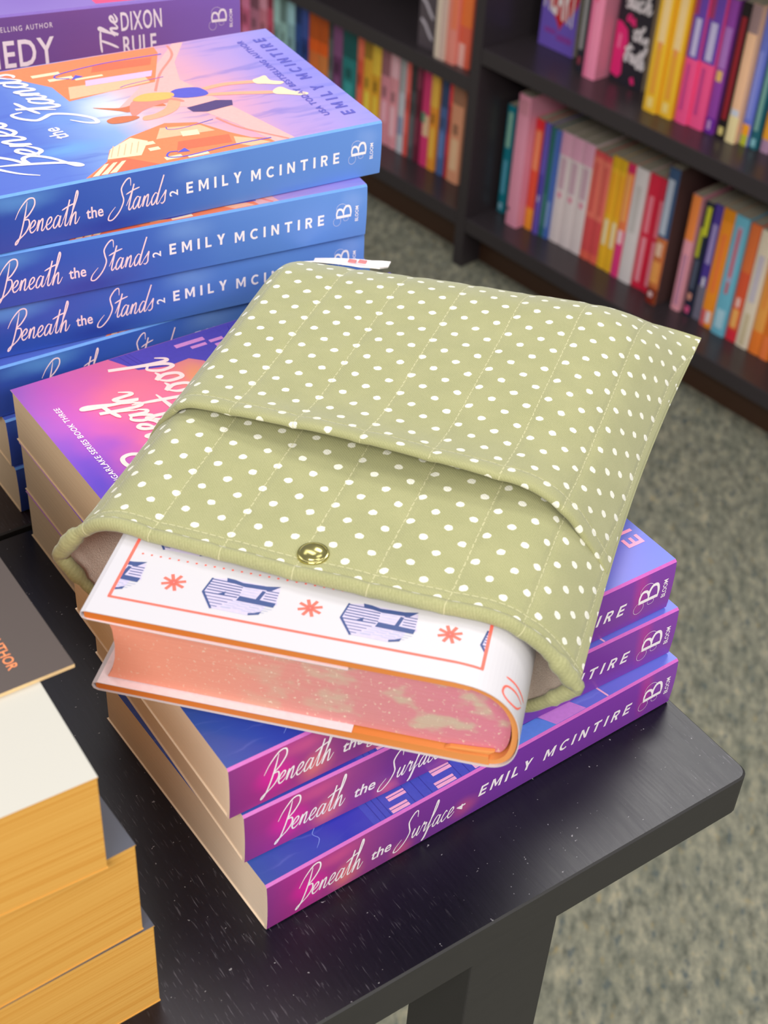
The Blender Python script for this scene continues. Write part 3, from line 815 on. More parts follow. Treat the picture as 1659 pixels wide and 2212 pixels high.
def house(x0, y0, lo=0.0, hi=25.0):
    def cl(pts):
        out = []
        for i in range(len(pts)):
            p, q = pts[i], pts[(i + 1) % len(pts)]
            for lim, sg in ((lo, 1), (hi, -1)): pass
            out.append(p)
        # clip to lo..hi along x
        def clip(poly, lim, keep):
            r = []
            for i in range(len(poly)):
                p, q = poly[i], poly[(i + 1) % len(poly)]
                ip, iq = keep(p[0]), keep(q[0])
                if ip: r.append(p)
                if ip != iq:
                    t_ = (lim - p[0]) / (q[0] - p[0]); r.append((lim, p[1] + t_ * (q[1] - p[1])))
            return r
        out = clip(out, lo, lambda v: v >= lo)
        if len(out) >= 3: out = clip(out, hi, lambda v: v <= hi)
        return out
    def put(pts, lay, mt):
        q = cl(pts)
        if len(q) >= 3: b.decal(pol(*[(x0 + p[0], y0 + p[1]) for p in q]), lay, mt)
    put([(0, 6), (1.4, 13.4), (7, 14.6), (24.6, 14.2), (25, 8), (25.6, 6.4), (22, 4.6), (21, .6), (17.5, -.8), (6, -.6), (4.6, -.9)], j0, M_pale_lilac)
    put([(0, 6.2), (4.8, -1), (5.4, -.6), (.9, 6.4)], j1, M_navy)
    put([(0, 6.2), (1.3, 13.6), (1.9, 13.6), (.7, 6.2)], j1, M_navy)
    for k in range(5): put([(1.2 + .1 * k, 7.6 + k * 1.3), (12.5, 7.4 + k * 1.3), (12.5, 7.85 + k * 1.3), (1.2 + .1 * k, 8.05 + k * 1.3)], j1, M_navy)
    for k in range(4): put([(1.6 + k * .9, 4.6 - k * 1.4), (11 - k * 1.4, 4.6 - k * 1.4), (11 - k * 1.4, 4.9 - k * 1.4), (1.4 + k * .9, 4.9 - k * 1.4)], j1, M_navy)
    put([(.6, 6.0), (12, 6.2), (12, 6.7), (.6, 6.5)], j1, M_navy)
    put([(5.4, 6.6), (7.6, 6.6), (7.6, 8.4), (6.6, 7.4)], j1, M_navy)
    put([(6.6, 13.2), (6.2, 14.8), (9, 14.6), (12, 13.8), (20, 14.2), (24.6, 15.2), (22, 12.4), (13, 12.0)], j1, M_navy)
    put([(12, 5.0), (24.6, 4.8), (25, 7), (12.6, 7.4)], j1, M_navy)
    put([(18, 7.1), (19.4, 7.1), (20.4, 11.5), (19.2, 11.8)], j1, M_navy)
    for k in range(4): put([(20.4, 8 + 1.3 * k), (24.7, 8 + 1.3 * k), (24.7, 8.4 + 1.3 * k), (20.4, 8.4 + 1.3 * k)], j1, M_navy)
    for k in range(3): put([(13, 8.4 + k * 1.4), (18, 8.4 + k * 1.4), (18, 8.6 + k * 1.4), (13, 8.6 + k * 1.4)], j1, M_grey_ink)
    for k in range(16):
        xx = 8 + (k * 37 % 14); yy = .6 + (k * 23 % 40) / 10.0
        put([(xx, yy), (xx + 3.4, yy + .1), (xx + 3.4, yy + .35), (xx, yy + .25)], j1, M_grey_ink)
    put([(17.6, -.8), (21, .4), (21.4, 2.0), (19.4, .8), (17.4, .2)], j1, M_navy)
for x0, lo, hi in ((-11.2, 18.6, 25.6), (35.2, 0, 26), (81.8, 0, 26), (128.4 - .2, 0, 2.2)):
    house(x0, 12.6, lo, hi)
for x0, lo, hi in ((11.6, 0, 26), (58.2, 0, 26), (104.8, 0, 25.4)):
    house(x0, 36.2, lo, hi)
# red script on the jacket spine
def js(off):
    SP = SPINE[::-1]
    L_ = [0]
    for i in range(1, len(SP)): L_.append(L_[-1] + math.hypot(SP[i][0] - SP[i - 1][0], SP[i][1] - SP[i - 1][1]))
    def fn(y, s_):
        for i in range(1, len(SP)):
            if s_ <= L_[i] or i == len(SP) - 1:
                t_ = (s_ - L_[i - 1]) / (L_[i] - L_[i - 1])
                x = SP[i - 1][0] + (SP[i][0] - SP[i - 1][0]) * t_; z = SP[i - 1][1] + (SP[i][1] - SP[i - 1][1]) * t_
                dx, dz = SP[i][0] - SP[i - 1][0], SP[i][1] - SP[i - 1][1]; q = math.hypot(dx, dz)
                return (x - dz / q * off * 1, y, z + dx / q * off) if dz < 0 else (x + off, y, z)
    return fn
b.decal(ribbon([(7, 27), (3.5, 24), (2.4, 19), (4.0, 16.2), (7.4, 17.2), (8.6, 22), (8, 27)], .8), js(.12), M_red_ink)
b.decal(ribbon([(11, 16.4), (11.4, 22), (10.6, 29)], .8), js(.12), M_red_ink)
b.build('dust_jacket', hb, recalc=False)
# boards and inner spine
b = MB()
b.extrude([(zsh(1.2, 36), 33.4), (zsh(1.2, 36), 36.1), (zsh(2, 36), 36.5), (122, 36.4), (129, 35.6), (128, 33.8), (122, 34.0)], lambda p, y: (p[0], y, p[1]), .5, HL - .5, M_case_orange)
b.extrude([(1.2, .9), (1.2, 3.3), (2, 3.6), (128, 3.8), (137, 4.6), (137.5, .8), (130, .6), (2, .5)], lambda p, y: (p[0], y, p[1]), .5, HL - .5, M_case_orange)
s1, s2 = inset_spine(.6), inset_spine(2.6)
b.extrude(s1 + s2[::-1], lambda p, y: (p[0], y, p[1]), 1.0, HL - 1, M_case_orange)
b.build('case_boards', hb, smooth=False)
# page block with a hollow fore edge and a rounded back
def sprayed():
    n = NT('sprayed_page_edges', .55, .3)
    co = n.coord()
    x, y, z = n.xyz(co)
    lines = n.noise(n.comb(n.math('MULTIPLY', x, .004), n.math('MULTIPLY', y, .004), n.math('MULTIPLY', z, 3.2)), .9, 3, .6)
    col = n.ramp(n.remap(x, 0, 146), [(0, lin((240, 160, 132))), (.35, lin((234, 160, 142))), (.6, lin((222, 152, 152))), (1, lin((224, 134, 160)))])
    cloud = n.noise(n.vec('MULTIPLY', co, (.055, .0, .085)), 1.0, 3, .55)
    right = n.remap(x, 25, 110, 0.0, 1, True)
    # the clouds show where the spray is thick
    col = n.mix(n.math('MULTIPLY', n.remap(cloud, .47, .62, 0, .8, True), right), col, lin((206, 200, 172)))
    star = n.noise(n.vec('MULTIPLY', co, (.62, 0, .62)), 1.0, 2, .6)
    col = n.mix(n.math('MULTIPLY', n.remap(star, .61, .69, 0, .85), n.remap(x, 0, 60, .3, 1)), col, lin((240, 222, 200)))
    col = n.mix(n.remap(lines, .35, .65, 0, .22), col, lin((206, 122, 106)))
    n.base(col)
    n.bump(lines, .2, .0003)
    return n.m
M_sprayed = sprayed()
b = MB()
prof = [(4.6, 4.4), (6.4, 8), (7.8, 14), (8.2, 20), (7.8, 27), (6.2, 32.4)]
prof += [(122, 33.0)] + [(p[0], p[1]) for p in inset_spine(3.2)[::-1] if 4.6 < p[1] < 33] + [(132, 4.4)]
b.extrude(prof, lambda p, y: (p[0], y, p[1]), 3.2, HL - 3, M_sprayed)
b.build('page_block', hb)
# flat ribbon-like turn-in fold at the foot of the inner board
b = MB()
b.extrude([(122, 4.0), (137, 4.7), (139, 6.8), (133, 6.0), (124, 5.2)], lambda p, y: (p[0], y, p[1]), 1.2, 3.1, M_case_orange)
b.build('turned_in_cloth', hb, bevel=.4)

# ------------------------------------------------------------------ quilted book sleeve
SL = thing('book_sleeve', 'sage green padded fabric book sleeve with white polka dots and a snap button', 'book sleeve', (0, 0, 0))
FL, FR = Vector((-13.5, 119.6, 98)), Vector((103.6, -33.8, 98))
BL, BR = Vector((169.0, 247.0, 95)), Vector((303.3, 102.6, 94))
UW, VL = 194.0, 232.0
UV_U = (BR - BL).normalized()
def sleeve_fabric():
    n = NT('sage_polka_cotton', .85, .2)
    uvn = n.n('ShaderNodeUVMap'); uvn.uv_map = 'UVMap'
    x, y, _ = n.xyz(uvn.outputs[0])
    x = n.math('MULTIPLY', x, 1000); y = n.math('MULTIPLY', y, 1000)
    uv = n.comb(x, y)
    w = n.xyz(n.noise(uv, .5, 2, .5, 'Color'))
    xw = n.math('ADD', x, n.math('MULTIPLY', n.math('SUBTRACT', w[0], .5), 1.1))
    yw = n.math('ADD', y, n.math('MULTIPLY', n.math('SUBTRACT', w[1], .5), 1.1))
    P = 13.75
    def dots(ox, oy):
        a = n.math('SUBTRACT', n.math('WRAP', n.math('ADD', xw, ox), P, 0.0), P / 2)
        c = n.math('SUBTRACT', n.math('WRAP', n.math('ADD', yw, oy), P, 0.0), P / 2)
        d = n.math('SQRT', n.math('ADD', n.math('MULTIPLY', a, a), n.math('MULTIPLY', c, c)))
        return n.remap(d, 1.62, 1.40, 0, 1)
    m = n.math('MAXIMUM', dots(6.9 - 66.6 + 137.5, 6.9 - 50 + 137.5), dots(-66.6 + 137.5, -50 + 137.5))
    twill = n.n('ShaderNodeTexWave', wave_type='BANDS', bands_direction='DIAGONAL')
    n.ln(uv, twill.inputs[0]); twill.inputs['Scale'].default_value = .55; twill.inputs['Distortion'].default_value = .6
    fib = n.noise(uv, 2.2, 3, .7)
    blot = n.noise(uv, .06, 3, .6)
    g = n.mix(n.remap(fib, .3, .7), lin((160, 160, 113)), lin((184, 182, 134)))
    g = n.mix(n.math('MULTIPLY', twill.outputs['Fac'], .25), g, lin((148, 147, 98)))
    g = n.mix(n.remap(blot, .4, .7, 0, .3), g, lin((190, 187, 138)))
    dotc = n.mix(n.remap(fib, .3, .7), lin((238, 234, 214)), lin((252, 250, 238)))
    col = n.mix(m, g, dotc)
    # quilting and hem stitches: dashes of thread
    q = n.math('SUBTRACT', n.math('WRAP', n.math('ADD', xw, 26.5 * 6 + 13.25 - 13.5), 26.5, 0.0), 13.25)
    on = n.remap(n.math('ABSOLUTE', q), .30, .17, 0, 1)
    dash = n.remap(n.math('WRAP', y, 3.1, 0.0), .7, .9, 0, 1)
    hemv = n.n('ShaderNodeAttribute'); hemv.attribute_name = 'hem'
    hv = n.math('MULTIPLY', hemv.outputs['Fac'], 1000)
    onh = n.remap(n.math('ABSOLUTE', n.math('SUBTRACT', hv, 6.0)), .30, .17, 0, 1)
    dashh = n.remap(n.math('WRAP', x, 3.1, 0.0), .7, .9, 0, 1)
    st = n.math('MAXIMUM', n.math('MULTIPLY', on, dash), n.math('MULTIPLY', onh, dashh))
    col = n.mix(n.math('MULTIPLY', st, .55), col, lin((226, 220, 172)))
    n.base(col)
    groove = n.math('MINIMUM', n.remap(n.math('ABSOLUTE', q), 0, 2.4, 0, 1, True), n.remap(n.math('ABSOLUTE', n.math('SUBTRACT', hv, 6.0)), 0, 1.6, 0, 1, True))
    h = n.math('ADD', n.math('MULTIPLY', groove, .55), n.math('ADD', n.math('MULTIPLY', fib, .12), n.math('MULTIPLY', twill.outputs['Fac'], .10)))
    h = n.math('ADD', h, n.math('MULTIPLY', st, .3))
    n.bump(h, .55, .0008)
    n.b.inputs['Sheen Weight'].default_value = .25
    n.b.inputs['Sheen Roughness'].default_value = .5
    return n.m
M_sleeve = sleeve_fabric()
def lining_mat():
    n = NT('beige_lining_cloth', .95, .1)
    co = n.coord()
    f = n.noise(co, 1.6, 3, .7)
    n.base(n.mix(n.remap(f, .3, .7), lin((226, 204, 186)), lin((242, 226, 210))))
    n.bump(f, .6, .0006)
    return n.m
M_lining = lining_mat()

def nz(x, y, s_=1.0, seed=0.0):
    return noise.noise(Vector((x * s_ + seed, y * s_ - seed, seed * 1.7)))
def smooth01(t):
    t = max(0.0, min(1.0, t)); return t * t * (3 - 2 * t)
def seam(a, b):
    p = (FL * (1 - a) + FR * a) * (1 - b) + (BL * (1 - a) + BR * a) * b
    return p - UV_U * (4.5 * math.sin(PI * b) * a ** 5)
def back_z(a):
    return 94.5 + 6.5 * (1 - abs(2 * a - 1) ** 3.4)
def top_z(a, b):
    sz = seam(a, b).z
    aL = (28 - 13 * b / .73) / UW + .016; aR = .80 - .06 * b / .73
    aL = max(aL, .08); aR = min(max(aR, .73), .93)
    t = min(a / aL, (1 - a) / (1 - aR), 1.0)
    pr = 1 - (1 - t) ** 2.3
    dome = 1.6 * math.sin(PI * a) * math.exp(-((b - .3) / .5) ** 2)
    z = sz + (124.4 + dome - sz) * pr
    if b > .75:
        s_ = smooth01((b - .75) / .50) * 2
        s_ = min(1.0, s_) ** 1.25
        z = z + (back_z(a) * 1.0 + (3.0 * pr) * (1 - s_) - z) * s_
    u = a * UW
    d = abs(((u - 13.5 + 13.25) % 26.5) - 13.25)
    z -= .5 * math.exp(-(d / 2.2) ** 2) * min(1, pr * 1.2)
    z += .55 * nz(u, b * VL, .035, 3.1) + .25 * nz(u, b * VL, .1, 9.0)
    return z
def bot_z(a, b):
    sz = seam(a, b).z
    t = min(a / .085, (1 - a) / .085, 1.0)
    z = 81.6 + (sz - 81.6) * (1 - t) ** 1.25
    if b > .84:
        s_ = smooth01((b - .84) / .16)
        z = z + (back_z(a) - z) * s_
    return z
def side_bulge(a, b):
    # cloth swells outwards a little just above the seam
    e = max(0, 1 - a / .05) - max(0, 1 - (1 - a) / .05)
    return e
def crumple(a, b):
    k = max(0, 1 - a / .10) * max(0, 1 - b / .07)
    k2 = max(0, 1 - (1 - a) / .08) * max(0, 1 - b / .06)
    return k, k2
def top_p(a, b, lift=0.0):
    p = seam(a, b); p.z = top_z(a, b) + lift
    k, k2 = crumple(a, b)
    if k > 0:
        p.z += 2.4 * k * math.sin(b * VL * .9 + 1); p.x += 1.5 * k * math.sin(b * VL * 1.1)
    if k2 > 0:
        p.z += 1.2 * k2 * math.sin(b * VL * .9)
    # the mouth edge bows forward in the middle
    p += Vector((.796, .605, 0)) * (-6.3 * math.sin(PI * a) ** .8 * (1 - b) ** .9)
    w = .6 * nz(a * UW, b * VL, .05, 1.0) * (1 if .02 < a < .98 else 0)
    return p
def bot_p(a, b):
    p = seam(a, b); p.z = bot_z(a, b)
    k, k2 = crumple(a, b)
    if k > 0: p.z += 1.5 * k * math.sin(b * VL * .9 + 1); p.x += 1.2 * k * math.sin(b * VL * 1.1)
    return p
NA, NB = 96, 96
AS = [(1 - math.cos(PI * i / NA)) / 2 * .55 + (i / NA) * .45 for i in range(NA + 1)]
BS = [i / NB for i in range(NB + 1)]

def add_hem(o, vals):
    at = o.data.attributes.new('hem', 'FLOAT', 'POINT')
    for i, v in enumerate(vals): at.data[i].value = v * S

class Cloth:
    def __init__(s): s.b = MB(); s.hem = []
    def vert(s, p, uv, hem=999.0):
        i = s.b.vert(p); s.b.uv[i] = (uv[0] * S, uv[1] * S); s.hem.append(hem); return i
    def grid(s, rows, mat, flip=False):
        for r in range(len(rows) - 1):
            for c in range(len(rows[r]) - 1):
                q = (rows[r][c], rows[r][c + 1], rows[r + 1][c + 1], rows[r + 1][c])
                s.b.face(q[::-1] if flip else q, mat)
def arc_u(fn, b, AA):
    P_ = [fn(a, b) for a in AA]
    L = [0]
    for i in range(1, len(P_)): L.append(L[-1] + (P_[i] - P_[i - 1]).length)
    mid = min(range(len(AA)), key=lambda i: abs(AA[i] - .5))
    return P_, [x - L[mid] + UW / 2 for x in L]
C_ = Cloth()
rows = []
for b_ in BS:
    P_, U_ = arc_u(top_p, b_, AS)
    rows.append([C_.vert(p, (u, b_ * VL), b_ * VL) for p, u in zip(P_, U_)])
C_.grid(rows, M_sleeve)
brow = []
for bi, b_ in enumerate(BS):
    P_, U_ = arc_u(bot_p, b_, AS)
    r = [C_.vert(p, (-u, b_ * VL), b_ * VL) for p, u in zip(P_, U_)]
    brow.append(r)
C_.grid(brow, M_sleeve, True)
# rolled rim around the mouth
loop = []
for a in AS: loop.append((top_p(a, 0), a * UW))
for a in AS[::-1][1:-1]: loop.append((bot_p(a, 0), -a * UW))
vdir = Vector((.796, .605, 0))
NR = 10; R_ = 2.6
cen = Vector((0, 0, 0))
for p, u in loop: cen += p
cen /= len(loop)
rings = []
for i, (p, u) in enumerate(loop):
    a_, c_ = loop[i - 1][0], loop[(i + 1) % len(loop)][0]
    tan = (c_ - a_).normalized()
    nrm = vdir.cross(tan).normalized()        # inwards/outwards
    if nrm.dot(p - cen) < 0: nrm = -nrm
    ctr = p - nrm * (R_ * (.55 if i < len(AS) else .05))
    if i >= len(AS): pk_base = .88
    else: pk_base = 1.0
    # puckers of the binding at the two corners
    pk = pk_base + (.06 * math.sin(i * 1.9) + .16 * nz(i * 1.0, 0, .31, 4.0)) * (1 if min(u % UW, UW - u % UW) < 12 else .2) + (.28 if min(u % UW, UW - u % UW) < 8 else 0)
    rings.append([C_.vert(ctr + (nrm * math.cos(q) - vdir * math.sin(q)) * R_ * pk, (u, -2.6 * k / NR * 2), 999) for k, q in enumerate([2 * PI * k / NR for k in range(NR)])])
n_ = len(rings)
for i in range(n_):
    for k in range(NR):
        C_.b.face((rings[i][k], rings[i][(k + 1) % NR], rings[(i + 1) % n_][(k + 1) % NR], rings[(i + 1) % n_][k]), M_sleeve)
ob = C_.b.build('sleeve_body', SL, smooth=True); add_hem(ob, C_.hem)
# lining
C_ = Cloth()
BL_ = [i / 40 * .62 for i in range(41)]
AL_ = [.012 + .976 * a for a in AS]
rows = []
for b_ in BL_:
    rows.append([C_.vert(top_p(a, b_) - Vector((0, 0, 2.6)) * min(1, 8 * min(a, 1 - a) + .25), (0, 0)) for a in AL_])
C_.grid(rows, M_lining)
rows2 = []
for b_ in BL_:
    rows2.append([C_.vert(bot_p(a, b_) + Vector((0, 0, 1.9)) * min(1, 8 * min(a, 1 - a) + .25), (0, 0)) for a in AL_])
C_.grid(rows2, M_lining, True)
for r in range(len(rows) - 1):
    C_.b.face((rows[r][0], rows[r + 1][0], rows2[r + 1][0], rows2[r][0]), M_lining)
    C_.b.face((rows[r][-1], rows[r + 1][-1], rows2[r + 1][-1], rows2[r][-1]), M_lining)
ob = C_.b.build('lining', SL, smooth=True)
# front pocket panel with its lifted hem
def hem_b(a):
    return (71.0 + (57.5 - 71.0) * a) / VL - .006 * math.sin(PI * a)
def lift(a, b):
    h = b - hem_b(a)
    return 2.7 + (8.5 * math.sin(PI * a) ** 1.1 + 1.2 * math.sin(PI * min(1, max(0, (a - .62) / .36)))) * math.exp(-(h / .075) ** 1.5 if h > 0 else 0)
C_ = Cloth()
NP = 72
AP = [.004 + .992 * a for a in AS]
rows = []
for k in range(NP + 1):
    t_ = k / NP
    row = []
    bb = [hem_b(a) + (0.985 - hem_b(a)) * t_ for a in AP]
    P_ = [top_p(a, b_, lift(a, b_) * (1 if b_ < .8 else max(.15, 1 - (b_ - .8) / .2 * .85)) * min(1, 9 * min(a, 1 - a) + .25)) for a, b_ in zip(AP, bb)]
    L = [0]
    for i in range(1, len(P_)): L.append(L[-1] + (P_[i] - P_[i - 1]).length)
    for i, p in enumerate(P_):
        row.append(C_.vert(p, (L[i] - L[len(L) // 2] + UW / 2, bb[i] * VL), (bb[i] - hem_b(AP[i])) * VL))
    rows.append(row)
C_.grid(rows, M_sleeve)
# rolled hem edge
edge = [Vector(C_.b.v[i]) / S for i in rows[0]]
rr = []
for i, p in enumerate(edge):
    tan = (edge[min(i + 1, len(edge) - 1)] - edge[max(i - 1, 0)]).normalized()
    up = tan.cross(Vector((-.796, -.605, 0))).normalized()
    if up.z < 0: up = -up
    f = min(1, 10 * min(AP[i], 1 - AP[i]) + .3)
    r_ = 1.45 * f
    ctr = p - up * r_
    uv0 = C_.b.uv[rows[0][i]]
    rr.append([rows[0][i]] + [C_.vert(ctr + (up * math.cos(q) - vdir * math.sin(q)) * r_, (uv0[0] / S, uv0[1] / S - q * 1.3), 999) for q in [PI * k / 6 for k in range(1, 7)]])
for k in range(6):
    C_.grid([[r[k + 1] for r in rr], [r[k] for r in rr]], M_sleeve)
# underside of the panel, a little way in
und = []
for d in range(0, 9):
    und.append([C_.vert(Vector(C_.b.v[rows[d * 2][i]]) / S - Vector((0, 0, 2.2 * min(1, 10 * min(AP[i], 1 - AP[i]) + .3))), (C_.b.uv[rows[d * 2][i]][0] / S, C_.b.uv[rows[d * 2][i]][1] / S), 999) for i in range(len(AP))])
C_.grid(und, M_sleeve, True)
ob = C_.b.build('pocket_panel', SL, smooth=True); add_hem(ob, C_.hem)
# snap button
def lathe(b, prof, ctr, up, mat, n=28):
    up = up.normalized(); x = up.orthogonal().normalized(); y = up.cross(x)
    rows = []
    for r, h in prof:
        rows.append([b.vert(ctr + (x * math.cos(2 * PI * k / n) + y * math.sin(2 * PI * k / n)) * r + up * h) for k in range(n)])
    for i in range(len(rows) - 1):
        for k in range(n): b.face((rows[i][k], rows[i][(k + 1) % n], rows[i + 1][(k + 1) % n], rows[i + 1][k]), mat)
    b.face(rows[-1], mat)
nb = NT('pale_brass', .2); nb.base(lin((206, 196, 128))); nb.b.inputs['Metallic'].default_value = 1.0
b = MB()
pa, pb = .497, 9.0 / VL
pc = top_p(pa, pb)
tu = top_p(pa + .03, pb) - top_p(pa - .03, pb); tv = top_p(pa, pb + .02) - top_p(pa, max(0, pb - .02))
nb_up = tu.cross(tv).normalized()
lathe(b, [(5.6, -.4), (5.6, .5), (5.3, 1.0), (5.0, .9), (4.6, 1.5), (3.8, 2.1), (2.6, 2.6), (1.3, 2.85), (.3, 2.9)], pc, nb_up if nb_up.z > 0 else -nb_up, nb.m)
b.build('snap_button', SL, smooth=True)['label'] = 'round pale brass snap button'
# folded fabric tag on the back seam
b = MB()
M_tag = plain((240, 232, 230), .8, .1)
prof = []
for k in range(9):
    a = .06 + .185 * k / 8
    prof.append(a)
r1, r2, r3 = [], [], []
for a in prof:
    p = top_p(a, .945); q = top_p(a, 1.0)
    r1.append(b.vert(p + Vector((0, 0, 3.6)))); r2.append(b.vert(q + Vector((0, 0, 7.4)))); r3.append(b.vert(q + Vector((3.4, 2.6, 7.9))))
for k in range(8):
    b.face((r1[k], r1[k + 1], r2[k + 1], r2[k]), M_tag); b.face((r2[k], r2[k + 1], r3[k + 1], r3[k]), M_tag)
mk = plain((206, 130, 130), .8, .1)
for a in (.16, .185):
    q = top_p(a, .99) + Vector((.6, .4, 8.1)); u_ = UV_U * 1.8; v_ = vdir * 1.2
    b.poly([q - u_ - v_, q + u_ - v_, q + u_ + v_, q - u_ + v_], mk)
ob = b.build('fabric_tag', SL, recalc=False)
sd = ob.modifiers.new('thick', 'SOLIDIFY'); sd.thickness = .0006; sd.offset = 0
ob['label'] = 'white folded fabric tag with a small red print'

# ------------------------------------------------------------------ bookcase
BU = Vector((1185.4, 1293.8, 0)); BD = Vector((.079864, -.996806, 0)); BN = Vector((.996806, .079864, 0))
BRZ = math.atan2(BD.y, BD.x)
def bpos(s_, r, z): 
    p = BU + BD * s_ + BN * r
    return (p.x, p.y, z)
case = thing('bookcase', 'dark espresso laminate bookcase filled with upright paperbacks', 'bookcase', bpos(0, 0, -ZT), BRZ)
Z0 = 720.0
for s0, s1 in ((-950, -930), (-12, 8), (760, 780)):
    b = MB(); b.box((s0, 0, 0), (s1, 262, Z0 + 480), M_case); b.build('side_panel', case, bevel=1.0)
def shelf(s0, s1, ztop, th=22):
    b = MB(); b.box((s0 + .3, .6, Z0 + ztop - th), (s1 - .3, 252, Z0 + ztop), M_case); b.build('shelf', case, bevel=1.2)
for s0, s1, zs in ((-930, -12, (-628, -408, -150, 110, 330)), (8, 760, (-632, -357, -90, 170, 390))):
    for z in zs: shelf(s0, s1, z, 24)
    b = MB(); b.box((s0 + .3, 41, 0), (s1 - .3, 58, Z0 - 655), M_kick); b.build('kick_board', case)
    b = MB(); b.box((s0 + .3, 252.2, 0), (s1 - .3, 261, Z0 + 478), M_case_in); b.build('back_panel', case)

# ------------------------------------------------------------------ upright books on the shelves
def upright(name, label, s0, s1, rec, z, h, depth, base, bands, group, tilt=0.0, cover=None, facing=False, face_art=None, cat='book', ink=None):
    """spine faces out; bands: (x0, x1, z0, z1, colour) in fractions of the spine"""
    t_ = s1 - s0
    o = thing(name, label, cat, bpos(s0, rec, z), BRZ, group)
    o.rotation_euler = (0, tilt, BRZ)
    ms = plain(base, .42); mc = plain(cover or base, .42)
    b = MB()
    c = .5
    W = depth
    if not facing:
        r = min(1.6, t_ * .2)
        prof = [(W, 0), (r, 0)]
        mats = [mc, ms]
        N = 6
        for k in range(1, N):
            x = t_ * k / N
            prof.append((-.9 * math.sin(PI * k / N), x)); mats.append(ms)
        prof[1] = (.4, 0)
        prof += [(.4, t_), (W, t_), (W, t_ - c), (1.6, t_ - c), (1.6, c), (W, c)]
        mats += [mc, M_page_shelf, M_page_shelf, M_page_shelf, M_page_shelf, M_page_shelf]
        b.extrude(prof, lambda p, zz: (p[1], p[0], zz), 0, h, mats, caps=mc)
        for x0, x1, z0, z1, colr in bands:
            N2 = 6
            pts = [x0 + (x1 - x0) * k / N2 for k in range(N2 + 1)]
            def sp(fx, zz, off=.18): return (fx * t_, -.9 * math.sin(PI * min(1, max(0, fx))) + (.4 if fx in (0, 1) else 0) - off, zz)
            for k in range(N2):
                b.poly([sp(pts[k], z0 * h), sp(pts[k + 1], z0 * h), sp(pts[k + 1], z1 * h), sp(pts[k], z1 * h)], plain(colr, .42))
        b.build('cover', o, recalc=False)
        p = MB(); p.box((c + .05, 1.8, .4), (t_ - c - .05, W - .6, h - 1.2), M_page_shelf); p.build('page_block', o)
    else:
        b.extrude([(0, 0), (t_, 0), (t_, .5), (.6, .5), (.6, W - .5), (t_, W - .5), (t_, W), (0, W)],
                  lambda p, zz: (p[0], p[1], zz), 0, h, mc, caps=mc)
        if face_art: face_art(b, t_, h)
        b.build('cover', o, recalc=False)
        p = MB(); p.box((.7, .6, .4), (t_ - .6, W - .6, h - .6), M_page_shelf); p.build('page_block', o)
    return o

Wt = (236, 224, 226)
GLR, GUR, GLL, GUL = 'paperbacks on the lower right shelf', 'books on the upper right shelf', 'paperbacks on the lower left shelf', 'books on the upper left shelf'
zb = -631.8
LR = [
 ('teal paperback beside the upright panel on the lower right shelf', 17, 32, 61, 178, (22, 128, 146), [(.25, .85, .62, .94, (146, 196, 176)), (.25, .8, .18, .5, (92, 170, 196)), (.2, .7, .03, .09, (150, 200, 220))]),
 ('thick pale pink paperback, tallest at the left end of the lower right shelf', 55, 79, 42, 214, (232, 152, 176), [(.1, .9, .86, .97, (214, 140, 158)), (.05, .25, .11, .14, (70, 60, 60))]),
 ('red and orange paperback next to the thick pale pink one', 81, 97, 57, 181, (238, 84, 60), [(.15, .85, .55, .9, (248, 146, 104)), (.0, 1, 0, .2, (250, 156, 50)), (.0, 1, .92, 1, (232, 44, 54))]),
 ('thin violet paperback left of the thin green one on the lower right shelf', 101, 112, 55, 182, (104, 86, 182), [(.2, .8, .3, .55, (70, 60, 160)), (.3, .7, .3, .36, (190, 180, 220))]),
 ('thin dark green paperback between violet and blue on the lower right shelf', 112.4, 121, 57, 180, (46, 108, 104), [(.25, .75, .1, .4, (80, 140, 130))]),
 ('thin blue paperback left of the white spines on the lower right shelf', 121.4, 131, 58, 178, (84, 120, 196), [(.8, 1, 0, 1, (44, 76, 160)), (.2, .7, .1, .35, (150, 180, 226))]),
]
for k, (nm, s0, s1) in enumerate((('first', 131.4, 152), ('second', 152.4, 174), ('third', 174.4, 196))):
    LR.append(('%s of three white spined paperbacks, counted from the blue one' % nm, s0, s1, 61 + k * .6, 179, (230, 214, 214), [(0, 1, .8, 1, (226, 164, 190)), (.25, .8, .5, .78, (206, 170, 184)), (.35, .7, .42, .47, (226, 140, 166))]))
for k, (nm, s0, s1) in enumerate((('left', 196.4, 214), ('right', 214.4, 231))):
    LR.append(('%s one of two coral paperbacks beside the white spines' % nm, s0, s1, 62, 175 - k, (222, 82, 84), [(0, 1, .4, .95, (240, 122, 104)), (.3, .7, .45, .9, (220, 90, 84)), (0, 1, 0, .08, (238, 104, 84))]))
for k, (nm, s0, s1) in enumerate((('left', 231.4, 246), ('right', 246.4, 261))):
    LR.append(('%s one of two yellow paperbacks beside the coral ones' % nm, s0, s1, 62, 180, (246, 186, 44), [(.25, .75, .22, .45, (246, 226, 180)), (.2, .8, .5, .86, (248, 172, 40)), (0, 1, .9, 1, (226, 176, 30))]))
LR += [
 ('thin orange and magenta paperback right of the yellow ones', 261.6, 276, 60, 182, (246, 130, 80), [(0, 1, 0, .42, (232, 60, 130)), (.2, .8, .3, .42, (250, 220, 220)), (.2, .8, .5, .9, (250, 170, 96)), (0, 1, .92, 1, (214, 40, 96))]),
 ('thick plain white paperback left of the crimson pair', 277, 300, 60, 182, (226, 216, 216), [(.3, .7, .45, .85, (206, 198, 196))]),
]
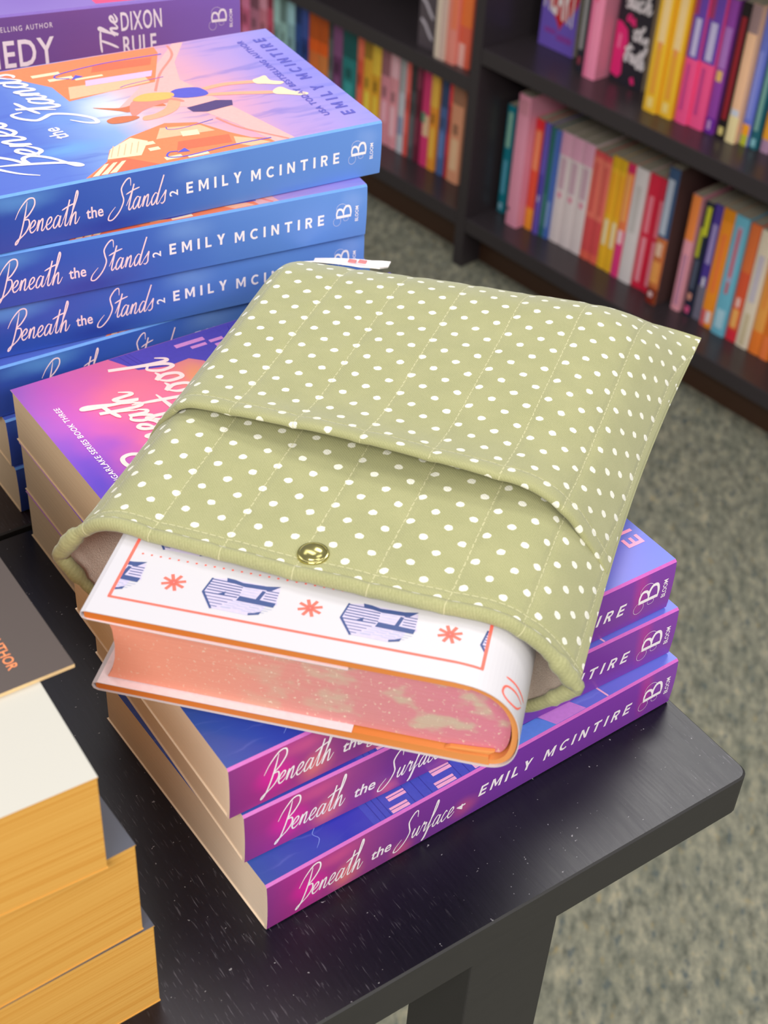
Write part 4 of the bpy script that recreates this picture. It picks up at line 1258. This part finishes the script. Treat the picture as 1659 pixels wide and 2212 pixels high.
for k, (nm, s0, s1) in enumerate((('left', 301, 320.4), ('right', 320.8, 340.4))):
    LR.append(('%s one of two crimson paperbacks with pale pink script' % nm, s0, s1, 63, 181, (226, 38, 70), [(.3, .72, .06, .46, (246, 150, 166)), (.3, .72, .5, .82, (246, 132, 150))]))
LR += [
 ('tall navy and rust paperback pulled forward on the lower right shelf', 344, 363, 46, 213, (58, 84, 122), [(0, 1, 0, .5, (206, 112, 62)), (.1, .7, .52, .92, (182, 190, 206)), (.15, .7, .36, .46, (236, 196, 170)), (.1, .8, .16, .32, (246, 168, 88)), (0, 1, 0, .12, (176, 40, 44)), (.2, .6, .05, .09, (236, 200, 200))]),
 ('paperback with orange top and pink foot right of the navy one', 379, 394, 62, 182, (240, 162, 176), [(0, 1, .62, 1, (250, 142, 70)), (.3, .75, .05, .5, (150, 100, 150)), (.38, .66, .05, .5, (230, 160, 180))]),
 ('black paperback with lime yellow lettering on the lower right shelf', 399, 412.5, 66, 178, (34, 40, 62), [(.4, .95, .72, .97, (206, 206, 50)), (.05, .5, .52, .78, (196, 198, 44)), (.2, .7, .24, .5, (84, 92, 112)), (.2, .7, .14, .2, (220, 150, 130)), (.2, .75, .02, .08, (226, 90, 140))]),
 ('purple paperback with grey foot left of an orange spine', 414, 430.5, 68, 180, (82, 60, 156), [(.2, .7, .5, .84, (166, 150, 206)), (0, 1, 0, .3, (120, 116, 136)), (.3, .6, .3, .38, (226, 220, 230))]),
 ('bright orange paperback left of the light blue one', 432, 453, 63, 184, (250, 150, 40), [(0, 1, .9, 1, (230, 140, 24)), (.3, .7, .3, .8, (250, 130, 60)), (0, .45, 0, .14, (226, 100, 100)), (.4, .8, .04, .14, (240, 220, 220))]),
 ('light blue paperback with red script on the lower right shelf', 455, 477.5, 60, 185, (112, 186, 210), [(.3, .72, .45, .92, (170, 176, 206)), (.4, .62, .5, .9, (206, 96, 110)), (.2, .8, .06, .22, (176, 216, 232)), (.4, .62, .36, .46, (206, 96, 110))]),
 ('red and orange paperback left of the cream spine', 479, 496, 63, 182, (226, 90, 56), [(0, 1, .6, 1, (230, 116, 60)), (.2, .8, .12, .28, (250, 180, 100)), (0, 1, 0, .1, (226, 50, 66)), (.3, .7, .3, .38, (246, 200, 190))]),
 ('cream paperback with pale grey lettering on the lower right shelf', 498, 518, 62, 181, (236, 220, 196), [(.25, .75, .4, .8, (206, 196, 206)), (.3, .7, .02, .3, (214, 196, 160))]),
 ('amber paperback right of the cream spine', 520, 536.6, 63, 180, (244, 168, 80), [(0, 1, 0, .2, (246, 130, 50)), (.3, .7, .4, .9, (240, 150, 70))]),
 ('deep orange paperback at the right end of the lower right shelf', 537, 555, 63, 180, (236, 124, 44), [(.2, .8, .0, .2, (250, 130, 70)), (.3, .7, .4, .9, (226, 110, 40))]),
]
for lab, s0, s1, rec, h, base, bands in LR:
    upright('paperback', lab, s0, s1, rec, zb, h, 106 if h < 200 else 132, base, bands, GLR, cover=(84, 60, 58) if 'rust' in lab else None)

zu = -356.8
def heart_art(b, t_, h):
    n = 28
    pts = []
    for k in range(n):
        a = 2 * PI * k / n
        x = 16 * math.sin(a) ** 3; y = 13 * math.cos(a) - 5 * math.cos(2 * a) - 2 * math.cos(3 * a) - math.cos(4 * a)
        pts.append((t_ * .54 + x * 2.0, 74 + y * 2.7))
    b.decal(pol(*pts), lambda x, z: (x, -.15, z), plain((202, 40, 50), .42))
    tx = text_shape('HEART', 62, t_ - 8, .03)
    b.decal(([(4 + x, 58 + y - x * .28) for x, y in tx[0]], tx[1]), lambda x, z: (x, -.3, z), plain((240, 226, 226), .42))
    b.decal(rect(10, 22, 32, 29), lambda x, z: (x, -.15, z), plain((142, 66, 160), .42)); b.decal(rect(34, 16, 64, 25), lambda x, z: (x, -.15, z), plain((140, 66, 160), .42))
upright('paperback', 'violet paperback facing out with a red heart and white capitals on its cover', 39, 109, 85, zu, 178, 16, (116, 90, 190), [], GUR, facing=True, face_art=heart_art)
def scrawl_art(b, t_, h):
    wm = plain((226, 218, 222), .42); pm = plain((236, 44, 124), .42); pm2 = plain((250, 120, 170), .42)
    f1, f2 = (lambda x, z: (x, -.15, z)), (lambda x, z: (x, -.3, z))
    b.decal(pol((0, 10), (14, 6), (20, 14), (18, 32), (24, 60), (20, 76), (8, 84), (0, 84)), f1, pm)
    b.decal(pol((6, 48), (11, 46), (12, 66), (7, 68)), f2, pm2)
    b.decal(script('tru', 20, 34, 12, 4.2, width=26, slant=.3, tall=1.0), f2, wm)
    b.decal(script('th', 42, 30, 12, 4.2, width=16, slant=.3, tall=1.0), f2, wm)
    b.decal(script('the', 30, 66, 8, 3.6, width=28, slant=.3, tall=1.0), f2, wm)
    b.decal(script('a', 16, 88, 9, 3.2, width=10, slant=.2), f2, pm)
    b.decal(script('n', 24, 84, 9, 3.2, width=9, slant=.2), f2, pm)
    b.decal(script('such', 10, 106, 14, 4.6, width=46, slant=.3, tall=1.0), f2, wm)
    b.decal(pol((36, 12), (42, 16), (46, 6), (40, 4)), f2, pm)
upright('paperback', 'slim black paperback with a blue disc between the heart cover and the pink spine', 139, 152, 58, zu, 180, 106, (44, 42, 52), [(.2, .75, .18, .62, (150, 146, 146)), (.1, .95, .66, .84, (50, 120, 186)), (.3, .7, .06, .12, (150, 60, 76))], GUR)
upright('hardback', 'thick light pink book with pink cover on the upper right shelf', 159, 182, 52, zu, 196, 128, (250, 146, 180), [(.0, .3, 0, 1, (236, 120, 160)), (.3, .5, .55, .6, (236, 90, 130))], GUR, cover=(216, 130, 156))
upright('paperback', 'black paperback facing out with white scrawled title and hot pink figure', 187, 247, 78, zu, 180, 18, (46, 42, 52), [], GUR, facing=True, face_art=scrawl_art)
UR = []
for k, (nm, s0, s1) in enumerate((('left', 284, 307), ('right', 307.5, 331))):
    UR.append(('%s one of two thick yellow books on the upper right shelf' % nm, s0, s1, 39 + 4 * k, 174 - k * 6, (248, 194, 50), [(.3, .8, .55, .97, (250, 214, 150)), (.35, .7, .15, .5, (240, 166, 60)), (.4, .65, .5, .56, (240, 150, 90)), (.3, .7, .04, .12, (252, 220, 130))], (232, 170, 40)))
for k, (nm, s0, s1) in enumerate((('left', 334, 353.5), ('right', 354, 377.5))):
    UR.append(('%s one of two pink and purple paperbacks beside the yellow books' % nm, s0, s1, 47 + 4 * k, 178, (250, 88, 146), [(0, 1, .5, 1, (110, 70, 172)), (.3, .75, .52, .8, (206, 196, 230)), (.25, .55, .1, .46, (206, 70, 140)), (0, .4, .82, 1, (170, 60, 110))], None))
UR += [
 ('purple paperback with a gold roundel on the upper right shelf', 378.5, 393, 55, 178, (150, 68, 168), [(.15, .9, .5, .8, (176, 120, 196)), (.2, .8, .4, .48, (236, 190, 110)), (0, 1, 0, .12, (112, 40, 160)), (.3, .65, .03, .1, (206, 160, 210))], None),
 ('black paperback with dark red lettering on the upper right shelf', 399, 411.5, 55, 180, (36, 28, 30), [(.25, .85, .15, .9, (150, 34, 46)), (.2, .8, .03, .09, (226, 206, 130))], None),
 ('peach book with cream foot on the upper right shelf', 413, 428, 56, 182, (250, 198, 158), [(0, 1, .8, 1, (160, 130, 130)), (0, 1, 0, .2, (246, 226, 170)), (.1, .9, .2, .25, (214, 216, 226))], None),
 ('periwinkle blue paperback with an orange foot on the upper right shelf', 429.5, 443, 65, 180, (110, 124, 214), [(.1, .9, .08, .16, (250, 170, 40)), (.1, .9, 0, .08, (190, 196, 60)), (.2, .7, .2, .7, (140, 150, 230))], None),
 ('teal green paperback with pale lettering on the upper right shelf', 445, 456.5, 66, 180, (40, 104, 118), [(.25, .75, .14, .8, (130, 176, 166)), (.2, .8, .02, .08, (140, 196, 206))], None),
 ('mauve paperback with an orange patch at the right end of the upper right shelf', 460, 474, 70, 180, (180, 140, 170), [(0, 1, .1, .3, (250, 170, 50)), (.2, .8, .4, .8, (120, 90, 150))], None),
]
for lab, s0, s1, rec, h, base, bands, cov in UR:
    upright('paperback', lab, s0, s1, rec, zu, h, 112, base, bands, GUR, cover=cov)

# lower left shelf, from the far end towards the upright panel
LLd = [
 (-668, -640, (226, 112, 150), 'dusty pink'), (-639.4, -612, (206, 128, 156), 'mauve pink'), (-611.4, -588, (232, 140, 160), 'shell pink'), (-587.4, -572, (226, 90, 120), 'raspberry pink'),
 (-570, -551, (150, 186, 182), 'pale aqua'), (-550.4, -531, (166, 206, 200), 'mint'), (-530.4, -509, (150, 192, 200), 'icy blue green'),
 (-507, -490, (50, 84, 156), 'royal blue'), (-489.4, -470, (44, 66, 136), 'navy blue'),
 (-468, -442, (232, 122, 60), 'tangerine'), (-441.4, -416, (226, 134, 70), 'apricot orange'),
 (-414, -403, (96, 106, 104), 'slate grey'), (-402, -377, (112, 60, 104), 'plum'), (-376, -340, (44, 134, 134), 'teal green'),
 (-337, -321, (236, 96, 70), 'vermilion'), (-320, -299, (244, 184, 60), 'golden yellow'), (-298.4, -277, (236, 172, 50), 'mustard yellow'),
 (-275, -253, (232, 150, 164), 'rose pink'), (-252.4, -232, (240, 160, 170), 'blush pink'),
 (-230, -214, (206, 206, 214), 'white and silver'), (-213, -203, (232, 92, 84), 'tomato red'), (-201, -188, (84, 84, 88), 'charcoal'), (-187, -176, (110, 40, 60), 'maroon'),
 (-172, -153, (226, 60, 120), 'magenta'), (-152.4, -134, (250, 160, 56), 'marigold'), (-130, -114, (84, 110, 166), 'denim blue'), (-112.6, -105, (206, 44, 50), 'scarlet'), (-103, -76, (244, 168, 130), 'peach')]
for i, (s0, s1, base, nm) in enumerate(LLd):
    rec = 60 if s0 < -150 else 60 + (i % 3)
    lt = tuple(min(255, int(v * 1.12 + 18)) for v in base); dk = tuple(int(v * .72) for v in base)
    bands = [(.2, .8, .12 + .05 * (i % 3), .42, lt), (.0, 1, .62 + .04 * (i % 4), .98, dk if i % 2 else lt), (.25, .7, .46, .56, dk)]
    if nm == 'tangerine' or nm == 'apricot orange': bands = [(0, 1, .66, .96, (206, 92, 30)), (0, 1, .54, .66, (250, 104, 30))]
    if nm == 'white and silver': bands = [(.1, .9, .18, .36, (150, 156, 186)), (.1, .9, .6, .95, (180, 178, 180))]
    if nm == 'magenta': bands = [(.3, 1, .3, .5, (240, 200, 160)), (0, .6, .42, .52, (90, 150, 120))]
    upright('paperback', '%s paperback on the lower left shelf%s' % (nm, ', next to the upright panel' if nm == 'peach' else ', behind the blue stack' if s0 < -520 else ''), s0, s1, rec, -627.8, 176 + (i * 7) % 6 - (3 if nm in ('magenta',) else 0), 106, base, bands, GLL)
# upper left shelf
def grey_art(b, t_, h):
    wm = plain((190, 180, 190), .42)
    for z in (20, 52, 86): b.decal(ribbon([(4, z + 22), (14, z + 16), (24, z + 4), (32, z - 4)], 6, True, .6), lambda x, q: (x, -.2, q), wm)
upright('paperback', 'grey and black paperback facing out at the end of the upper left shelf', -150, -104, 20, -407.8, 170, 14, (86, 76, 82), [], GUL, facing=True, face_art=grey_art)
upright('paperback', 'cream paperback at the end of the upper left shelf', -100, -78, 8, -407.8, 178, 106, (226, 206, 186), [(.55, 1, 0, 1, (206, 176, 164))], GUL)
upright('paperback', 'salmon pink paperback at the end of the upper left shelf', -77, -57, 10, -407.8, 178, 106, (230, 138, 124), [(.4, 1, .3, 1, (232, 124, 90))], GUL)
upright('paperback', 'bright orange red paperback nearest the upright panel on the upper left shelf', -56, -32, 16, -407.8, 178, 106, (226, 100, 76), [(0, 1, .35, 1, (236, 120, 60)), (0, .6, 0, .2, (240, 180, 170))], GUL)
